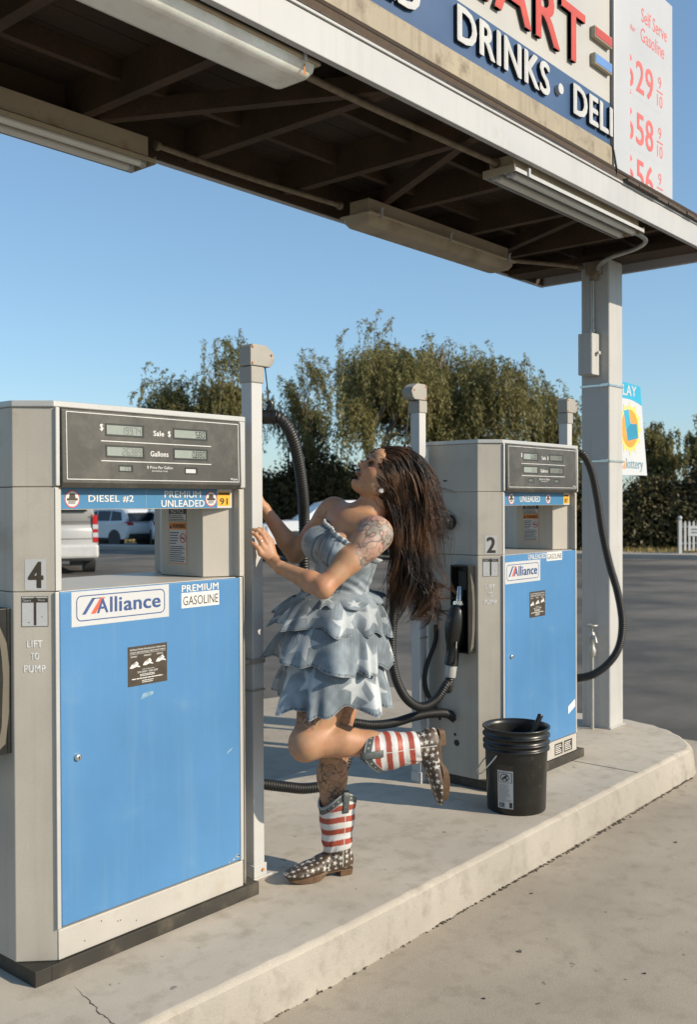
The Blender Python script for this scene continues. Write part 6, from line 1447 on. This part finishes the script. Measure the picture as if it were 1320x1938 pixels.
def car(name, label, cat, org, fwd, L, W, H, prof, cabin, wins, wheels, paint, extra=None, grp=None, rw=.36):
    """body swept from a side outline with rounded flanks; prof/cabin are (x from rear, z) outlines"""
    t = thing(name, label, cat, org, grp); f = V((fwd.x,fwd.y,0)).normalized(); s_ = V((-f.y,f.x,0)); o = V(org)
    def sweep(out, ws, m, nm, par, tw=1.0):
        mb = MB(); k = len(out); R = []
        for y, sc in ws:
            cx = sum(p[0] for p in out)/k; cz = sum(p[1] for p in out)/k
            R.append([o+f*(cx+(x-cx)*sc)+s_*(y*(1-(1-tw)*max(0,(z-cabz)/(H-cabz)) if z > cabz else y))+V((0,0,cz+(z-cz)*sc)) if False else o+f*(cx+(x-cx)*sc)+s_*(y*(1-(1-tw)*min(max((z-cabz)/(H-cabz),0),1)))+V((0,0,cz+(z-cz)*sc)) for x, z in out])
        vs_ = [p for r in R for p in r]
        mb.add(vs_, [(i*k+j, i*k+(j+1)%k, (i+1)*k+(j+1)%k, (i+1)*k+j) for i in range(len(R)-1) for j in range(k)], 0, True)
        mb.add(R[0], [tuple(range(k))[::-1]]); mb.add(R[-1], [tuple(range(k))]); return mb.build(nm, m, par)
    cabz = min(z for x, z in cabin)+.02
    w = W/2; ws = [(-w,.955),(-w+.03,.985),(-w+.10,1),(w-.10,1),(w-.03,.985),(w,.955)]
    bd = sweep(prof, ws, paint, 'body', t); cb = sweep(cabin, [(y*.97,a) for y, a in ws], paint, 'cabin', t, .80)
    for i, q in enumerate(wins):       # side glass, both flanks, following the tumblehome
        for sg_ in (-1,1):
            P_ = []
            for x, z in q:
                yy = w*.97*(1-.20*min(max((z-cabz)/(H-cabz),0),1))+.004; P_.append(o+f*x+s_*(sg_*yy)+V((0,0,z)))
            mb = MB(); mb.add(P_, [tuple(range(len(P_)))]); mb.build('side_window', M_cglass, cb)
    for x in wheels:
        for sg_ in (-1,1):
            c_ = o+f*x+s_*(sg_*(w-.12))+V((0,0,rw)); mb = MB(); mb.lathe([(rw*.62,-.11),(rw*.93,-.115),(rw,-.08),(rw,.08),(rw*.93,.115),(rw*.62,.11)], c_, s_, 28); wh_ = mb.build('wheel', M_tyre, t)
            mb = MB(); mb.lathe([(.04,.10),(.05,.115),(rw*.3,.10),(rw*.6,.105),(rw*.62,.09)], c_, s_*sg_, 24)
            for k in range(5):
                a = 2*math.pi*k/5; u_ = f*math.cos(a)+V((0,0,1))*math.sin(a); mb.obox(c_+s_*(sg_*.112)+u_*rw*.33, u_*rw*.26, u_.cross(s_)*.028, s_*.006)
            mb.build('rim', M_rim, wh_)
            mb = MB(); mb.lathe([(rw*1.17,-.13),(rw*1.17,.135)], c_, s_*sg_, 28); mb.add([c_+s_*(sg_*.134)+(f*math.cos(k*.2244)+V((0,0,1))*math.sin(k*.2244))*rw*1.17 for k in range(28)], [tuple(range(28))]); mb.build('wheel_arch', M_trimb, t)
    return t, o, f, s_, w
suv_p = [(.05,.42),(.0,.55),(.0,.98),(.10,1.10),(3.6,1.12),(4.35,1.04),(4.62,.92),(4.68,.55),(4.6,.34),(.2,.34)]
suv_c = [(.06,1.05),(.32,1.55),(.55,1.70),(1.2,1.745),(2.2,1.73),(2.75,1.62),(3.55,1.10),(3.5,1.04)]
suv_w = [[(.45,1.18),(.62,1.56),(1.25,1.62),(1.25,1.16)],[(1.31,1.16),(1.31,1.62),(2.2,1.62),(2.2,1.15)],[(2.26,1.15),(2.26,1.61),(2.62,1.56),(3.25,1.17)]]
def suv(label, org, fwd):
    t, o, f, s_, w = car('parked_suv', label, 'suv', org, fwd, 4.68, 1.86, 1.745, suv_p, suv_c, suv_w, (.92,3.72), M_car, None, 'silver cars parked beyond the road')
    cabz = 1.07
    def rp(x, y, z): k = 1-.2*min(max((z-cabz)/.68,0),1); return o+f*x+s_*(y*w*k)+V((0,0,z))
    mb = MB(); mb.add([rp(.075,-.86,1.14),rp(.075,.86,1.14),rp(.29,.86,1.53),rp(.29,-.86,1.53)], [(0,1,2,3)]); mb.build('rear_window', M_cglass, t)
    for sg_ in (-1,1):
        mb = MB(); mb.add([rp(-.012,sg_*.62,.98),rp(-.012,sg_*.97,.98),rp(.03,sg_*.95,1.13),rp(.0,sg_*.66,1.08)], [(0,1,2,3)]); mb.add([rp(-.012,sg_*.97,.98),rp(.42,sg_*1.008,1.03),rp(.25,sg_*1.005,1.13),rp(.03,sg_*.95,1.13)], [(0,1,2,3)]); mb.build('tail_lamp', M_tail, t)
    mb = MB(); mb.obox(o+f*.03+V((0,0,.48)), f*.07, s_*(w*.92), (0,0,.12)); mb.build('bumper', M_trimb, t, .03)
    mb = MB(); mb.obox(o+f*2.3+V((0,0,.36)), f*1.3, s_*(w*1.004), (0,0,.05)); mb.build('sill', M_trimb, t, .01); return t
q = at(272,1000,45); q.z = gz(45); suv('silver sport utility car seen through the nearer pump beside the van', q, -RT*.80+FW*.60)
q = at(330,1000,44); q.z = gz(44); suv('silver sport utility car mostly hidden behind the notice wall of the nearer pump', q, -RT*.30+FW*.95)
# white van, rear corner towards us
van_p = [(.05,.42),(.0,.52),(.0,1.05),(.03,1.2),(4.3,1.22),(5.3,1.10),(5.75,.85),(5.8,.45),(5.7,.32),(.2,.32)]
van_c = [(.03,1.10),(.05,2.0),(.16,2.36),(.6,2.45),(3.9,2.45),(4.35,2.2),(5.0,1.25),(4.9,1.10)]
q = at(106,1000,24.0); q.z = gz(24.5); fwd = FW*.935-RT*.355
t, o, f, s_, w = car('delivery_van', 'white van seen from behind through the open bay of the nearer pump', 'van', q, fwd, 5.8, 1.98, 2.45, van_p, van_c, [[(4.2,1.35),(4.2,2.0),(4.4,1.95),(4.85,1.35)]], (1.1,4.6), mat('silver_van_paint', (.38,.385,.38), .35, .1, var=.03, vs_=1, grain=.02), rw=.34)
rs = V((s_.x,s_.y,0))*(-1)      # to the right as seen from behind
def vb(x, z, h=.012): return o+rs*x-f*h+V((0,0,z))
for sg_ in (-1,1):
    mb = MB(); mb.add([vb(sg_*.86,.78),vb(sg_*.985,.78),vb(sg_*.975,1.44),vb(sg_*.86,1.44)], [(0,1,2,3)]); mb.add([vb(sg_*.985,.78),vb(sg_*1.0,.78,-.12),vb(sg_*.99,1.44,-.12),vb(sg_*.975,1.44)], [(0,1,2,3)]); tl_o = mb.build('tail_lamp', M_tail, t)
    mb = MB()
    for z in (1.10,.90): mb.add([vb(sg_*.858,z,.016),vb(sg_*.99,z,.016),vb(sg_*.986,z+.11,.016),vb(sg_*.858,z+.11,.016)], [(0,1,2,3)])
    mb.build('lens', M_vin, tl_o)
mb = MB(); mb.obox(o-f*.02+V((0,0,.56)), f*.12, s_*(w*1.0), (0,0,.17)); mb.build('bumper', mat('grey_bumper', (.48,.48,.47), .5, var=.05), t, .06)
mb = MB()
for z in (.86,1.28): mb.add([vb(-.84,z,.013),vb(.84,z,.013),vb(.84,z+.012,.013),vb(-.84,z+.012,.013)], [(0,1,2,3)])
mb.add([vb(.81,1.4,.013),vb(.85,1.4,.013),vb(.85,1.45,.013),vb(.81,1.45,.013)], [(0,1,2,3)])
mb.build('door_gap', M_trimb, t)
for sg_ in (-1,1): mb = MB(); mb.add([vb(sg_*.08,1.52),vb(sg_*.72,1.52),vb(sg_*.70,2.1),vb(sg_*.08,2.1)], [(0,1,2,3)]); mb.build('rear_window', M_cglass, t)
mb = MB(); mb.obox(o+rs*.5+f*.4+V((0,0,.30)), rs*.14, f*.2, (0,0,.09)); mb.build('exhaust_box', M_trimb, t)
# white pickup behind the woman
pk_p = [(.0,.55),(.0,1.12),(2.2,1.13),(3.75,1.16),(4.9,1.10),(5.35,.98),(5.42,.6),(5.35,.42),(.1,.42)]
pk_c = [(1.95,1.10),(2.05,1.62),(2.3,1.74),(3.2,1.74),(3.55,1.66),(4.25,1.16),(4.2,1.10)]
pk_w = [[(2.2,1.2),(2.25,1.6),(2.75,1.64),(2.75,1.2)],[(2.82,1.2),(2.82,1.64),(3.3,1.62),(3.9,1.2)]]
q = at(640,1000,32); q.z = gz(32)+.05; fwd = -RT*.96-FW*.22
q = q+V((RT.x,RT.y,0))*2.85; q.z += .08
t, o, f, s_, w = car('pickup_truck', 'white pickup truck passing on the road behind the woman', 'pickup truck', q, fwd, 5.42, 1.9, 1.74, pk_p, pk_c, pk_w, (1.15,4.45), M_carw, rw=.38)
mb = MB(); mb.obox(o+f*5.4+V((0,0,.6)), f*.06, s_*(w*.95), (0,0,.14)); mb.build('bumper', M_rim, t, .02)
for sg_ in (-1,1): mb = MB(); mb.obox(o+f*5.36+s_*(sg_*w*.8)+V((0,0,.93)), f*.07, s_*.14, (0,0,.09)); mb.build('headlamp', M_vin, t, .02)
mb = MB(); mb.obox(o+f*1.0+V((0,0,1.1301)), f*.9, s_*(w*.8), (0,0,.004)); mb.build('load_bed', M_trimb, t)
